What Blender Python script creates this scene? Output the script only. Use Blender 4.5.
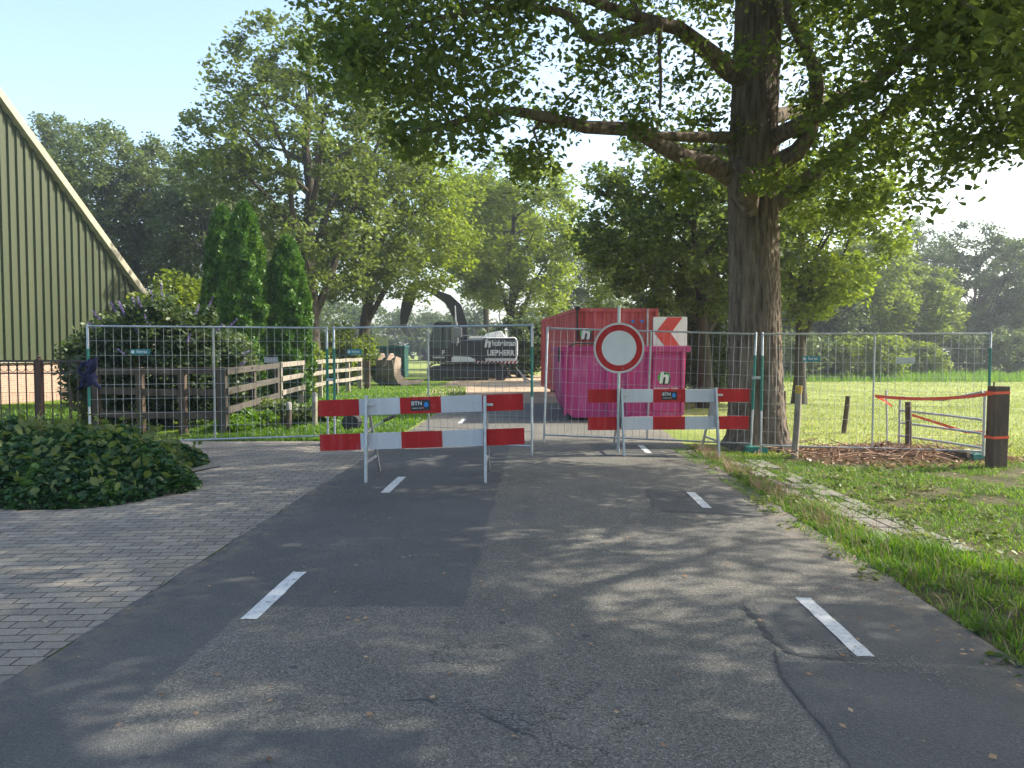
import bpy, math, random
import numpy as np
from mathutils import Vector, Matrix, Quaternion
R = math.radians
for o in list(bpy.data.objects): bpy.data.objects.remove(o)
scene = bpy.context.scene
col = scene.collection
# ------------------------------------------------------------------ camera, sky, sun
FPX = 770.0; PITCH = math.atan(34/FPX); CAMZ = 1.6
cd = bpy.data.cameras.new('camera'); cam = bpy.data.objects.new('camera', cd); col.objects.link(cam)
cd.sensor_width = 36; cd.lens = FPX/1024*36; cd.clip_start = 0.05; cd.clip_end = 3000
cam.location = (0, 0, CAMZ); cam.rotation_euler = (R(90)-PITCH, 0, 0)
scene.camera = cam
SUN_AZ, SUN_EL = 75.0, 37.0        # degrees to the right of the view, above the horizon
w = bpy.data.worlds.new('World'); scene.world = w; w.use_nodes = True
nt = w.node_tree; nt.nodes.clear()
sky = nt.nodes.new('ShaderNodeTexSky'); sky.sky_type = 'NISHITA'; sky.sun_disc = False
sky.sun_elevation = R(SUN_EL); sky.sun_rotation = R(SUN_AZ); sky.air_density = 1.1; sky.dust_density = 2.6; sky.ozone_density = 1.3
bg = nt.nodes.new('ShaderNodeBackground'); bg.inputs['Strength'].default_value = 0.15
wo = nt.nodes.new('ShaderNodeOutputWorld')
nt.links.new(sky.outputs[0], bg.inputs[0]); nt.links.new(bg.outputs[0], wo.inputs[0])
sd = bpy.data.lights.new('sun', 'SUN'); sd.energy = 3.7; sd.angle = R(0.55); sd.color = (1, .93, .80)
sun = bpy.data.objects.new('sun', sd); col.objects.link(sun)
tosun = Vector((math.sin(R(SUN_AZ))*math.cos(R(SUN_EL)), math.cos(R(SUN_AZ))*math.cos(R(SUN_EL)), math.sin(R(SUN_EL))))
sun.rotation_euler = tosun.to_track_quat('Z', 'Y').to_euler()
scene.view_settings.view_transform = 'Standard'; scene.view_settings.look = 'None'
scene.view_settings.exposure = 1.45; scene.view_settings.gamma = 1.0; scene.view_settings.use_curve_mapping = False
try:
    scene.cycles.max_bounces = 7; scene.cycles.diffuse_bounces = 3; scene.cycles.transmission_bounces = 4; scene.cycles.transparent_max_bounces = 6
    scene.cycles.volume_bounces = 0
except Exception: pass

# ------------------------------------------------------------------ helpers
cp, sp = math.cos(PITCH), math.sin(PITCH)
def ray(px, py):
    a = (px-512)/FPX; b = -(py-384)/FPX
    return Vector((a, cp + b*sp, -sp + b*cp))
def at(px, py, d):                       # point seen there at forward distance d
    r = ray(px, py); k = d/r.y
    return Vector((r.x*k, d, CAMZ + r.z*k))
def onground(px, py, z=0.0):
    r = ray(px, py); k = (z-CAMZ)/r.z
    return Vector((r.x*k, r.y*k, z))
def gz(x, y):                            # height of the land
    t = min(1, max(0, (x-.035*y-1.0)/3.2)); return -0.12*t*t*(3-2*t)
def gzn(x, y):
    t = np.clip((x-.035*y-1.0)/3.2, 0, 1); return -0.12*t*t*(3-2*t)

def link(name, me, parent=None, loc=None):
    o = bpy.data.objects.new(name, me); col.objects.link(o)
    if parent is not None: o.parent = parent
    if loc is not None: o.location = loc
    return o
def tag(o, label=None, cat=None, group=None, kind=None):
    if label: o['label'] = label
    if cat: o['category'] = cat
    if group: o['group'] = group
    if kind: o['kind'] = kind
    return o
def thing(name, loc, label, cat, rz=0, group=None):
    o = bpy.data.objects.new(name, None); col.objects.link(o)
    o.empty_display_size = .2
    o.location = loc; o.rotation_euler = (0, 0, rz)
    return tag(o, label, cat, group)
def copy_tree(o, parent=None):
    c = o.copy(); col.objects.link(c)
    if parent is not None: c.parent = parent
    for ch in list(o.children): copy_tree(ch, c)
    return c

def np_mesh(name, V, F, mat, smooth=False):
    V = np.asarray(V, dtype=np.float32); F = np.asarray(F, dtype=np.int32)
    k = F.shape[1]
    me = bpy.data.meshes.new(name)
    me.vertices.add(len(V)); me.vertices.foreach_set('co', V.ravel())
    me.loops.add(F.size); me.loops.foreach_set('vertex_index', F.ravel())
    me.polygons.add(len(F)); me.polygons.foreach_set('loop_start', np.arange(0, F.size, k, dtype=np.int32))
    try: me.polygons.foreach_set('loop_total', np.full(len(F), k, dtype=np.int32))
    except Exception: pass
    me.update(calc_edges=True); me.validate()
    if smooth: me.polygons.foreach_set('use_smooth', np.ones(len(me.polygons), dtype=bool))
    me.materials.append(mat)
    return me

class MB:
    def __init__(s): s.v = []; s.f = []; s.m = Matrix.Identity(4); s.mi = []; s.cur = 0
    def add(s, vs, fs):
        n = len(s.v); s.v += [tuple(s.m @ Vector(v)) for v in vs]; s.f += [tuple(n+i for i in f) for f in fs]; s.mi += [s.cur]*len(fs)
    def box(s, x0, x1, y0, y1, z0, z1):
        s.add([(x0,y0,z0),(x1,y0,z0),(x1,y1,z0),(x0,y1,z0),(x0,y0,z1),(x1,y0,z1),(x1,y1,z1),(x0,y1,z1)],
              [(0,3,2,1),(4,5,6,7),(0,1,5,4),(1,2,6,5),(2,3,7,6),(3,0,4,7)]); return s
    def beam(s, a, b, w, h, up=(0,0,1)):     # rectangular bar
        a = Vector(a); b = Vector(b); d = (b-a).normalized(); u = Vector(up)
        sx = d.cross(u)
        if sx.length < 1e-4: sx = d.cross(Vector((0,1,0)))
        sx.normalize(); u = sx.cross(d).normalized()
        P = []
        for p in (a, b):
            for (i, j) in ((-1,-1),(1,-1),(1,1),(-1,1)): P.append(p + sx*(w/2*i) + u*(h/2*j))
        s.add(P, [(0,1,2,3),(7,6,5,4),(0,4,5,1),(1,5,6,2),(2,6,7,3),(3,7,4,0)]); return s
    def tube(s, path, rad, n=8, caps=True):
        path = [Vector(p) for p in path]
        if not hasattr(rad, '__len__'): rad = [rad]*len(path)
        T = []
        for i in range(len(path)):
            a = path[max(0, i-1)]; b = path[min(len(path)-1, i+1)]
            t = b-a
            T.append(t.normalized() if t.length > 1e-9 else Vector((0,0,1)))
        ref = Vector((0,0,1)) if abs(T[0].z) < .9 else Vector((1,0,0))
        u = T[0].cross(ref).normalized()
        vs = []
        for i, p in enumerate(path):
            u = (u - T[i]*u.dot(T[i])); u = u.normalized() if u.length > 1e-6 else T[i].orthogonal().normalized()
            v = T[i].cross(u)
            for k in range(n):
                a = 2*math.pi*k/n
                vs.append(p + (u*math.cos(a) + v*math.sin(a))*rad[i])
        fs = []
        for i in range(len(path)-1):
            for k in range(n):
                fs.append((i*n+k, i*n+(k+1) % n, (i+1)*n+(k+1) % n, (i+1)*n+k))
        if caps: fs.append(tuple(range(n))[::-1]); fs.append(tuple((len(path)-1)*n+k for k in range(n)))
        s.add(vs, fs); return s
    def prism(s, pts, y0, y1):               # outline in XZ, extruded along Y
        n = len(pts)
        vs = [(p[0], y0, p[1]) for p in pts] + [(p[0], y1, p[1]) for p in pts]
        fs = [tuple(range(n)), tuple(range(2*n-1, n-1, -1))]
        fs += [(i, i+n, (i+1) % n+n, (i+1) % n) for i in range(n)]
        s.add(vs, fs); return s
    def loft(s, rings, caps=True, closed=True):
        n = len(rings[0]); vs = [p for r in rings for p in r]; fs = []
        for i in range(len(rings)-1):
            for k in range(n if closed else n-1):
                fs.append((i*n+k, i*n+(k+1) % n, (i+1)*n+(k+1) % n, (i+1)*n+k))
        if caps: fs += [tuple(range(n))[::-1], tuple((len(rings)-1)*n+k for k in range(n))]
        s.add(vs, fs); return s
    def mesh(s, name, mats, smooth=False, bevel=0):
        import bmesh
        me = bpy.data.meshes.new(name); me.from_pydata(s.v, [], s.f); 
        mats = mats if isinstance(mats, (list, tuple)) else [mats]
        for m in mats: me.materials.append(m)
        me.polygons.foreach_set('material_index', s.mi)
        bm = bmesh.new(); bm.from_mesh(me)
        bmesh.ops.recalc_face_normals(bm, faces=bm.faces)
        if bevel:
            es = [e for e in bm.edges if len(e.link_faces) == 2 and e.calc_face_angle(0) > .6]
            bmesh.ops.bevel(bm, geom=es, offset=bevel, segments=2, profile=.5, affect='EDGES', clamp_overlap=True)
        bm.to_mesh(me); bm.free()
        if smooth:
            me.polygons.foreach_set('use_smooth', [True]*len(me.polygons))
            try: me.set_sharp_from_angle(angle=R(40))
            except Exception: pass
        me.update(); return me
    def build(s, name, mats, parent=None, loc=None, smooth=False, bevel=0):
        return link(name, s.mesh(name, mats, smooth, bevel), parent, loc)

# ------------------------------------------------------------------ materials
MATS = {}
def newmat(name):
    m = bpy.data.materials.new(name); m.use_nodes = True; m.node_tree.nodes.clear(); MATS[name] = m
    return m, m.node_tree.nodes, m.node_tree.links
def N(ns, t, **k):
    n = ns.new(t)
    for a, b in k.items():
        if a in n.inputs: n.inputs[a].default_value = b
        else: setattr(n, a, b)
    return n
def ramp(ns, stops):
    r = ns.new('ShaderNodeValToRGB'); e = r.color_ramp.elements
    while len(e) < len(stops): e.new(.5)
    for i, (p, c) in enumerate(stops):
        e[i].position = p; e[i].color = (c[0], c[1], c[2], 1) if hasattr(c, '__len__') else (c, c, c, 1)
    return r
def simple(name, stops, rough=.7, scale=6.0, metal=0, bump=0, bscale=40, spec=.5, coat=0, stretch=(1,1,1), detail=5, world=False):
    """noise-driven colour between stops, with optional fine bump"""
    m, ns, L = newmat(name)
    if not hasattr(stops[0], '__len__'): stops = [tuple(c*.82 for c in stops), stops, tuple(min(1, c*1.12) for c in stops)]
    if world: tc = ns.new('ShaderNodeNewGeometry'); src = tc.outputs['Position']
    else: tc = ns.new('ShaderNodeTexCoord'); src = tc.outputs['Object']
    mp = ns.new('ShaderNodeMapping'); mp.inputs['Scale'].default_value = stretch; L.new(src, mp.inputs[0])
    nz = N(ns, 'ShaderNodeTexNoise', Scale=scale, Detail=detail, Roughness=.65); L.new(mp.outputs[0], nz.inputs[0])
    k = len(stops); rp = ramp(ns, [(.3+.4*i/max(1, k-1), c) for i, c in enumerate(stops)]); L.new(nz.outputs[0], rp.inputs[0])
    b = ns.new('ShaderNodeBsdfPrincipled'); L.new(rp.outputs[0], b.inputs['Base Color'])
    b.inputs['Roughness'].default_value = rough; b.inputs['Metallic'].default_value = metal; b.inputs['Specular IOR Level'].default_value = spec
    if coat: b.inputs['Coat Weight'].default_value = coat
    if bump:
        n2 = N(ns, 'ShaderNodeTexNoise', Scale=bscale, Detail=6, Roughness=.7); L.new(mp.outputs[0], n2.inputs[0])
        bp = N(ns, 'ShaderNodeBump', Strength=bump, Distance=.02); L.new(n2.outputs[0], bp.inputs['Height']); L.new(bp.outputs[0], b.inputs['Normal'])
    o = ns.new('ShaderNodeOutputMaterial'); L.new(b.outputs[0], o.inputs[0]); return m
def leafmat(name, cols, trans, tw=.42, scale=.9, gloss=.03):
    m, ns, L = newmat(name)
    g = ns.new('ShaderNodeNewGeometry')
    nz = N(ns, 'ShaderNodeTexNoise', Scale=scale, Detail=2, Roughness=.6); L.new(g.outputs['Position'], nz.inputs[0])
    n2 = N(ns, 'ShaderNodeTexNoise', Scale=9.0, Detail=1); L.new(g.outputs['Position'], n2.inputs[0])
    mx = N(ns, 'ShaderNodeMath', operation='MULTIPLY_ADD'); L.new(n2.outputs[0], mx.inputs[0]); mx.inputs[1].default_value = .5
    ml = N(ns, 'ShaderNodeMath', operation='MULTIPLY'); L.new(nz.outputs[0], ml.inputs[0]); ml.inputs[1].default_value = .5
    L.new(ml.outputs[0], mx.inputs[2])
    k = len(cols); rp = ramp(ns, [(.33+.34*i/(k-1), c) for i, c in enumerate(cols)]); L.new(mx.outputs[0], rp.inputs[0])
    d = ns.new('ShaderNodeBsdfDiffuse'); L.new(rp.outputs[0], d.inputs[0])
    t = ns.new('ShaderNodeBsdfTranslucent'); mc = N(ns, 'ShaderNodeMix', data_type='RGBA', blend_type='MULTIPLY'); mc.inputs[0].default_value = 1
    L.new(rp.outputs[0], mc.inputs[6]); mc.inputs[7].default_value = (*trans, 1); L.new(mc.outputs[2], t.inputs[0])
    gl = N(ns, 'ShaderNodeBsdfGlossy', Roughness=.45); gl.inputs[0].default_value = (.8, .85, .8, 1)
    a = ns.new('ShaderNodeMixShader'); a.inputs[0].default_value = tw; L.new(d.outputs[0], a.inputs[1]); L.new(t.outputs[0], a.inputs[2])
    b = ns.new('ShaderNodeMixShader'); b.inputs[0].default_value = gloss; L.new(a.outputs[0], b.inputs[1]); L.new(gl.outputs[0], b.inputs[2])
    o = ns.new('ShaderNodeOutputMaterial'); L.new(b.outputs[0], o.inputs[0]); return m

galv = simple('galvanised steel', [(.30,.33,.34), (.42,.45,.46), (.5,.52,.53)], rough=.45, metal=.6, scale=8, bump=.05)
wire = simple('fence wire', [(.30,.33,.33), (.40,.43,.43)], rough=.5, metal=.35, scale=5)
teal = simple('teal plastic', [(.012,.15,.115), (.02,.21,.16)], rough=.45, scale=7)
tealsign = simple('teal sign', (.015,.19,.21), rough=.4)
refl_red = simple('red sheeting', [(.36,.008,.008), (.46,.012,.012)], rough=.4, scale=3)
refl_white = simple('white sheeting', [(.50,.51,.54), (.60,.61,.64)], rough=.4, scale=3)
signwhite = simple('sign white', [(.56,.56,.57), (.63,.63,.64)], rough=.4, scale=4)
white = simple('white paint', [(.62,.62,.61), (.74,.74,.72)], rough=.45, scale=5)
black = simple('black plastic', [(.012,.012,.013), (.022,.022,.024)], rough=.45, scale=5)
blue = simple('blue print', (.02,.22,.65), rough=.4)
green_print = simple('green print', (.03,.38,.06), rough=.4)
orange_print = simple('orange print', (.6,.12,.03), rough=.4)
greyp = simple('grey print', (.32,.33,.34), rough=.5)
def painted(name, base, rust=(.10,.045,.025), amt=.66, faded=1.5):
    m, ns, L = newmat(name); tc = ns.new('ShaderNodeTexCoord'); src = tc.outputs['Object']
    mp = N(ns, 'ShaderNodeMapping'); mp.inputs['Scale'].default_value = (6, 6, .7); L.new(src, mp.inputs[0])
    n1 = N(ns, 'ShaderNodeTexNoise', Scale=1.0, Detail=5, Roughness=.65); L.new(mp.outputs[0], n1.inputs[0])
    n2 = N(ns, 'ShaderNodeTexNoise', Scale=5.0, Detail=9, Roughness=.78); L.new(src, n2.inputs[0])
    n3 = N(ns, 'ShaderNodeTexNoise', Scale=1.3, Detail=3); L.new(src, n3.inputs[0])
    r1 = ramp(ns, [(.34, tuple(c*.72 for c in base)), (.5, base), (.68, tuple(min(1, c*faded*.55+.10) for c in base))]); L.new(n1.outputs[0], r1.inputs[0])
    c = mixc(ns, L, sstep(ns, L, n3.outputs[0], .35, .7), r1.outputs[0], tuple(c*.8 for c in base))
    c = mixc(ns, L, sstep(ns, L, n2.outputs[0], amt-.03, amt+.02), c, rust)
    c = mixc(ns, L, mth(ns, L, 'MULTIPLY', sstep(ns, L, n2.outputs[0], .40, .33), .5), c, (.42,.34,.33))
    b = N(ns, 'ShaderNodeBsdfPrincipled', Roughness=.6); L.new(c, b.inputs['Base Color']); b.inputs['Specular IOR Level'].default_value = .35
    bp = N(ns, 'ShaderNodeBump', Strength=.5, Distance=.03); L.new(n3.outputs[0], bp.inputs['Height']); L.new(bp.outputs[0], b.inputs['Normal'])
    o = ns.new('ShaderNodeOutputMaterial'); L.new(b.outputs[0], o.inputs[0]); return m
PAINT_LATER = True
pink = None
pinkd = None
redc = None
chev_red = simple('chevron red', (.55,.05,.045), rough=.45)
bark = simple('oak bark', [(.045,.036,.03), (.15,.118,.09), (.25,.20,.16)], rough=.95, scale=13, stretch=(1,1,.13), bump=1.0, bscale=15, spec=.15, detail=8)
bark2 = simple('grey bark', [(.045,.038,.028), (.10,.085,.065)], rough=.95, scale=9, stretch=(1,1,.25), bump=.6, bscale=20, spec=.15)
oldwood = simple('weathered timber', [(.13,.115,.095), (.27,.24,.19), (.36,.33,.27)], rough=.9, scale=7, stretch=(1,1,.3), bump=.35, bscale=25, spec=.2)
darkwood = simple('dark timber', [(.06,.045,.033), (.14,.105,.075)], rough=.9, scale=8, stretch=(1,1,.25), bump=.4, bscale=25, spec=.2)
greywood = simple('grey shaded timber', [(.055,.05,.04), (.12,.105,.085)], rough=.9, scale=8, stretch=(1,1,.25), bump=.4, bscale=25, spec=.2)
yellowtop = simple('yellow post top', (.5,.33,.06), rough=.8)
ironblk = simple('black iron paint', [(.02,.017,.015), (.045,.032,.026)], rough=.6, scale=6)
ironpost = simple('rusty brown post', [(.05,.028,.018), (.10,.055,.035)], rough=.8, scale=6)
tape = simple('orange barrier tape', [(.75,.07,.025), (.85,.12,.05)], rough=.5, scale=8)
cladg = simple('green cladding', [(.040,.052,.023), (.056,.070,.031)], rough=.6, scale=1.2, stretch=(1,1,.2), spec=.3)
fasc = simple('cream fascia', [(.27,.25,.17), (.38,.35,.25)], rough=.7, scale=2)
roofm = simple('grey roof', [(.12,.12,.12), (.18,.18,.17)], rough=.9, scale=2)
rubber = simple('black rubber', [(.02,.02,.02), (.04,.04,.04)], rough=.8, scale=8)
steel_brown = simple('worn bucket steel', [(.20,.14,.10), (.36,.27,.20), (.45,.36,.29)], rough=.7, scale=2.5, metal=.15, bump=.2)
bucket_in = simple('dull bucket plate', [(.13,.10,.085), (.26,.22,.18)], rough=.8, scale=3)
trackm = simple('dusty track steel', [(.04,.035,.03), (.12,.10,.08), (.20,.17,.13)], rough=.9, scale=3, bump=.3)
exblack = simple('dark machine paint', [(.014,.015,.017), (.03,.031,.034)], rough=.35, scale=2)
exwhite = simple('white machine paint', [(.62,.62,.6), (.75,.75,.73)], rough=.35, scale=2)
exgrey = simple('grey machine paint', [(.16,.165,.17), (.24,.245,.25)], rough=.4, scale=2)
chrome = simple('cylinder rod', (.6,.6,.62), rough=.2, metal=.9)
skyglass, ns_, L_ = newmat('cab glass')
gb = N(ns_, 'ShaderNodeBsdfPrincipled', Roughness=.05); gb.inputs['Base Color'].default_value = (.10,.16,.16,1); gb.inputs['Transmission Weight'].default_value = .55
go = ns_.new('ShaderNodeOutputMaterial'); L_.new(gb.outputs[0], go.inputs[0])
navy = simple('navy cloth', [(.006,.007,.03), (.015,.016,.06)], rough=.95, scale=12, bump=.4)
concrete = simple('concrete', [(.22,.21,.19), (.36,.34,.31)], rough=.9, scale=6, bump=.3)
twigm = simple('dry twig', [(.20,.11,.07), (.42,.27,.18)], rough=.9, scale=8)
whitemark = simple('road paint', [(.10,.10,.10), (.46,.47,.46), (.56,.57,.56), (.58,.59,.58), (.62,.63,.62)], rough=.7, scale=26, bump=.25, bscale=120, world=True)

OAK = leafmat('oak leaves', [(.055,.080,.026), (.095,.130,.038), (.16,.20,.055)], (1.75,1.8,.75), tw=.52)
OAKB = leafmat('bright leaves', [(.075,.115,.016), (.15,.195,.024), (.25,.28,.04)], (1.7,1.8,.8), tw=.45)
GRN = leafmat('mid green leaves', [(.070,.098,.028), (.118,.152,.040), (.18,.215,.06)], (1.6,1.7,.8), tw=.4)
DARK = leafmat('dark tree leaves', [(.045,.070,.028), (.080,.112,.040), (.125,.16,.055)], (1.5,1.6,.8), tw=.35)
GREY = leafmat('grey green leaves', [(.065,.095,.035), (.11,.145,.055), (.17,.205,.085)], (1.4,1.5,.8), tw=.38)
THUJA = leafmat('thuja leaves', [(.04,.10,.014), (.075,.165,.02), (.16,.26,.035)], (1.2,1.3,.7), tw=.25, scale=2)
IVY = leafmat('ivy leaves', [(.012,.038,.014), (.032,.085,.022), (.08,.155,.034)], (1.4,1.6,.7), tw=.25, scale=2.5, gloss=.035)
BUD = leafmat('buddleia leaves', [(.030,.055,.022), (.055,.085,.035), (.10,.13,.05)], (1.5,1.6,.8), tw=.3, scale=2)
PURP = leafmat('purple flowers', [(.16,.10,.30), (.30,.22,.45), (.42,.34,.55)], (1,1,1), tw=.3, scale=5)
GRASS = leafmat('grass blades', [(.055,.115,.012), (.10,.19,.018), (.17,.25,.035)], (1.6,1.7,.7), tw=.45, scale=1.5)
GRASSY = leafmat('meadow blades', [(.18,.23,.06), (.27,.31,.10), (.38,.39,.18)], (1.4,1.4,.7), tw=.4, scale=.8)
DRY = leafmat('dry leaves', [(.16,.08,.04), (.36,.22,.13), (.52,.38,.25)], (1,1,1), tw=.2, scale=5)

# ground, road, paving shaders (world position)
def wmat(name):
    m, ns, L = newmat(name)
    g = ns.new('ShaderNodeNewGeometry'); b = ns.new('ShaderNodeBsdfPrincipled'); o = ns.new('ShaderNodeOutputMaterial')
    L.new(b.outputs[0], o.inputs[0]); b.inputs['Roughness'].default_value = .9; b.inputs['Specular IOR Level'].default_value = .25
    return m, ns, L, g.outputs['Position'], b
def noise(ns, L, src, scale, detail=5, rough=.6, dist=0):
    n = N(ns, 'ShaderNodeTexNoise', Scale=scale, Detail=detail, Roughness=rough, Distortion=dist); L.new(src, n.inputs[0]); return n.outputs[0]
def mixc(ns, L, fac, a, b, blend='MIX'):
    m = N(ns, 'ShaderNodeMix', data_type='RGBA', blend_type=blend)
    if isinstance(fac, (int, float)): m.inputs[0].default_value = fac
    else: L.new(fac, m.inputs[0])
    for i, c in ((6, a), (7, b)):
        if isinstance(c, tuple): m.inputs[i].default_value = (*c, 1)
        else: L.new(c, m.inputs[i])
    return m.outputs[2]
def mth(ns, L, op, a, b=None):
    m = N(ns, 'ShaderNodeMath', operation=op)
    for i, c in ((0, a), (1, b)):
        if c is None: continue
        if isinstance(c, (int, float)): m.inputs[i].default_value = c
        else: L.new(c, m.inputs[i])
    return m.outputs[0]
def sstep(ns, L, v, a, b):
    m = N(ns, 'ShaderNodeMapRange', interpolation_type='SMOOTHSTEP'); L.new(v, m.inputs[0])
    m.inputs[1].default_value = a; m.inputs[2].default_value = b; return m.outputs[0]

pink = painted('magenta container paint', (.50,.04,.20)); pinkd = painted('magenta container rim paint', (.46,.04,.18), amt=.62); redc = painted('red container paint', (.54,.085,.085), amt=.67, faded=1.7)
refl_red = painted('red sheeting', (.45,.010,.010), rust=(.16,.02,.015), amt=.70, faded=1.1); refl_white = painted('white sheeting', (.58,.59,.62), rust=(.30,.29,.28), amt=.66, faded=1.3)
# asphalt
asph, ns, L, P, B = wmat('asphalt')
sx = ns.new('ShaderNodeSeparateXYZ')
wn = N(ns, 'ShaderNodeTexNoise', Scale=3.0, Detail=4); L.new(P, wn.inputs[0])
vs_ = N(ns, 'ShaderNodeVectorMath', operation='MULTIPLY_ADD'); L.new(wn.outputs['Color'], vs_.inputs[0]); vs_.inputs[1].default_value = (.10,.10,0); L.new(P, vs_.inputs[2])
L.new(vs_.outputs[0], sx.inputs[0])
X = mth(ns, L, 'SUBTRACT', sx.outputs[0], mth(ns, L, 'MULTIPLY', sx.outputs[1], .035)); Y = sx.outputs[1]
def boxm(x0, x1, y0, y1, e=.02):
    a = sstep(ns, L, X, x0-e, x0+e); b = sstep(ns, L, X, x1+e, x1-e); c = sstep(ns, L, Y, y0-e, y0+e); d = sstep(ns, L, Y, y1+e, y1-e)
    return mth(ns, L, 'MULTIPLY', mth(ns, L, 'MULTIPLY', a, b), mth(ns, L, 'MULTIPLY', c, d))
big = noise(ns, L, P, .9, 4); fine = noise(ns, L, P, 110, 4, .75); midn = noise(ns, L, P, 7, 5)
vor = N(ns, 'ShaderNodeTexVoronoi', Scale=120.0); L.new(P, vor.inputs[0])
stone = ramp(ns, [(0.0, (.065,.064,.058)), (.4, (.125,.121,.108)), (.75, (.175,.168,.148)), (1, (.31,.295,.255))]); L.new(vor.outputs['Color'], stone.inputs[0])
bigr = ramp(ns, [(.3, (.80,.80,.80)), (.7, (1.15,1.12,1.08))]); L.new(big, bigr.inputs[0])
coarse = mixc(ns, L, 1.0, stone.outputs[0], bigr.outputs[0], 'MULTIPLY')
finer = ramp(ns, [(.3, (.050,.054,.057)), (.52, (.078,.083,.087)), (.72, (.14,.142,.142))]); L.new(fine, finer.inputs[0])
smooth_ = mixc(ns, L, .16, mixc(ns, L, 1.0, finer.outputs[0], bigr.outputs[0], 'MULTIPLY'), stone.outputs[0])
mask = boxm(-3, -.42, 4.75, 14.0)
for bx_ in ((-3, -1.75, -2, 5), (-3, -.42, -2, 3.2), (1.42, 2.7, 3.95, 4.87), (1.25, 2.25, 7.55, 8.75), (1.22, 2.7, 1.5, 3.92), (.9, 2.0, 11.5, 13), (-.1, .03, 3, 23)):
    mk_ = boxm(*bx_, .05 if bx_[0] == -.1 else .02); 
    if bx_[0] == -.1: mk_ = mth(ns, L, 'MULTIPLY', mk_, .35)
    mask = mth(ns, L, 'MAXIMUM', mask, mk_)
mask = mth(ns, L, 'MULTIPLY', mask, .85)
c1 = mixc(ns, L, mask, coarse, smooth_)
# cracks: thin bands of a distorted noise
cn = noise(ns, L, P, 1.1, 6, .6, .4); cr = N(ns, 'ShaderNodeMath', operation='ABSOLUTE'); L.new(mth(ns, L, 'SUBTRACT', cn, .5), cr.inputs[0])
crm = mth(ns, L, 'MULTIPLY', sstep(ns, L, cr.outputs[0], .006, .001), sstep(ns, L, noise(ns, L, P, .45, 2), .50, .60))
c2 = mixc(ns, L, mth(ns, L, 'MULTIPLY', crm, .6), c1, (.02,.02,.02))
# dusty tan stains towards the edges
ed = sstep(ns, L, mth(ns, L, 'ABSOLUTE', X), 2.05, 2.6); dn = sstep(ns, L, midn, .42, .62)
c3 = mixc(ns, L, mth(ns, L, 'MULTIPLY', mth(ns, L, 'MULTIPLY', ed, dn), .7), c2, (.19,.16,.115))
dn2 = sstep(ns, L, noise(ns, L, P, 2.3, 6, .7), .60, .72)
c4 = mixc(ns, L, mth(ns, L, 'MULTIPLY', dn2, .35), c3, (.16,.145,.11))
L.new(c4, B.inputs['Base Color']); B.inputs['Roughness'].default_value = .85
bp = N(ns, 'ShaderNodeBump', Strength=.55, Distance=.006); hh = mth(ns, L, 'ADD', vor.outputs['Distance'], mth(ns, L, 'MULTIPLY', fine, .6)); L.new(hh, bp.inputs['Height']); L.new(bp.outputs[0], B.inputs['Normal'])

# clinker paving
pav, ns, L, P, B = wmat('clinker paving')
mp = N(ns, 'ShaderNodeMapping'); mp.inputs['Rotation'].default_value = (0, 0, R(-3)); 
wn = N(ns, 'ShaderNodeTexNoise', Scale=1.3, Detail=3); L.new(P, wn.inputs[0])
va = N(ns, 'ShaderNodeVectorMath', operation='MULTIPLY_ADD'); L.new(wn.outputs['Color'], va.inputs[0]); va.inputs[1].default_value = (.05,.05,0); L.new(P, va.inputs[2])
L.new(va.outputs[0], mp.inputs[0])
br = N(ns, 'ShaderNodeTexBrick', Scale=1.0); br.offset = .5
br.inputs['Brick Width'].default_value = .22; br.inputs['Row Height'].default_value = .11; br.inputs['Mortar Size'].default_value = .0055; br.inputs['Mortar Smooth'].default_value = .3
br.inputs['Color1'].default_value = (.19,.178,.155,1); br.inputs['Color2'].default_value = (.29,.265,.225,1); br.inputs['Mortar'].default_value = (.055,.05,.038,1); br.inputs['Bias'].default_value = .1
L.new(mp.outputs[0], br.inputs[0])
a = noise(ns, L, P, 1.1, 5); ar = ramp(ns, [(.3, (.78,.78,.80)), (.7, (1.2,1.15,1.05))]); L.new(a, ar.inputs[0])
f = noise(ns, L, P, 70, 4, .7); fr = ramp(ns, [(.3, (.7,.7,.7)), (.7, (1.25,1.25,1.25))]); L.new(f, fr.inputs[0])
c = mixc(ns, L, 1.0, mixc(ns, L, 1.0, br.outputs[0], ar.outputs[0], 'MULTIPLY'), fr.outputs[0], 'MULTIPLY')
san = sstep(ns, L, noise(ns, L, P, 2.6, 6, .7), .52, .68)
c = mixc(ns, L, mth(ns, L, 'MULTIPLY', san, .55), c, (.24,.20,.145)); L.new(c, B.inputs['Base Color'])
bp = N(ns, 'ShaderNodeBump', Strength=.8, Distance=.012); L.new(mth(ns, L, 'ADD', mth(ns, L, 'MULTIPLY', br.outputs['Fac'], -1.0), mth(ns, L, 'MULTIPLY', f, .25)), bp.inputs['Height']); L.new(bp.outputs[0], B.inputs['Normal'])

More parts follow.
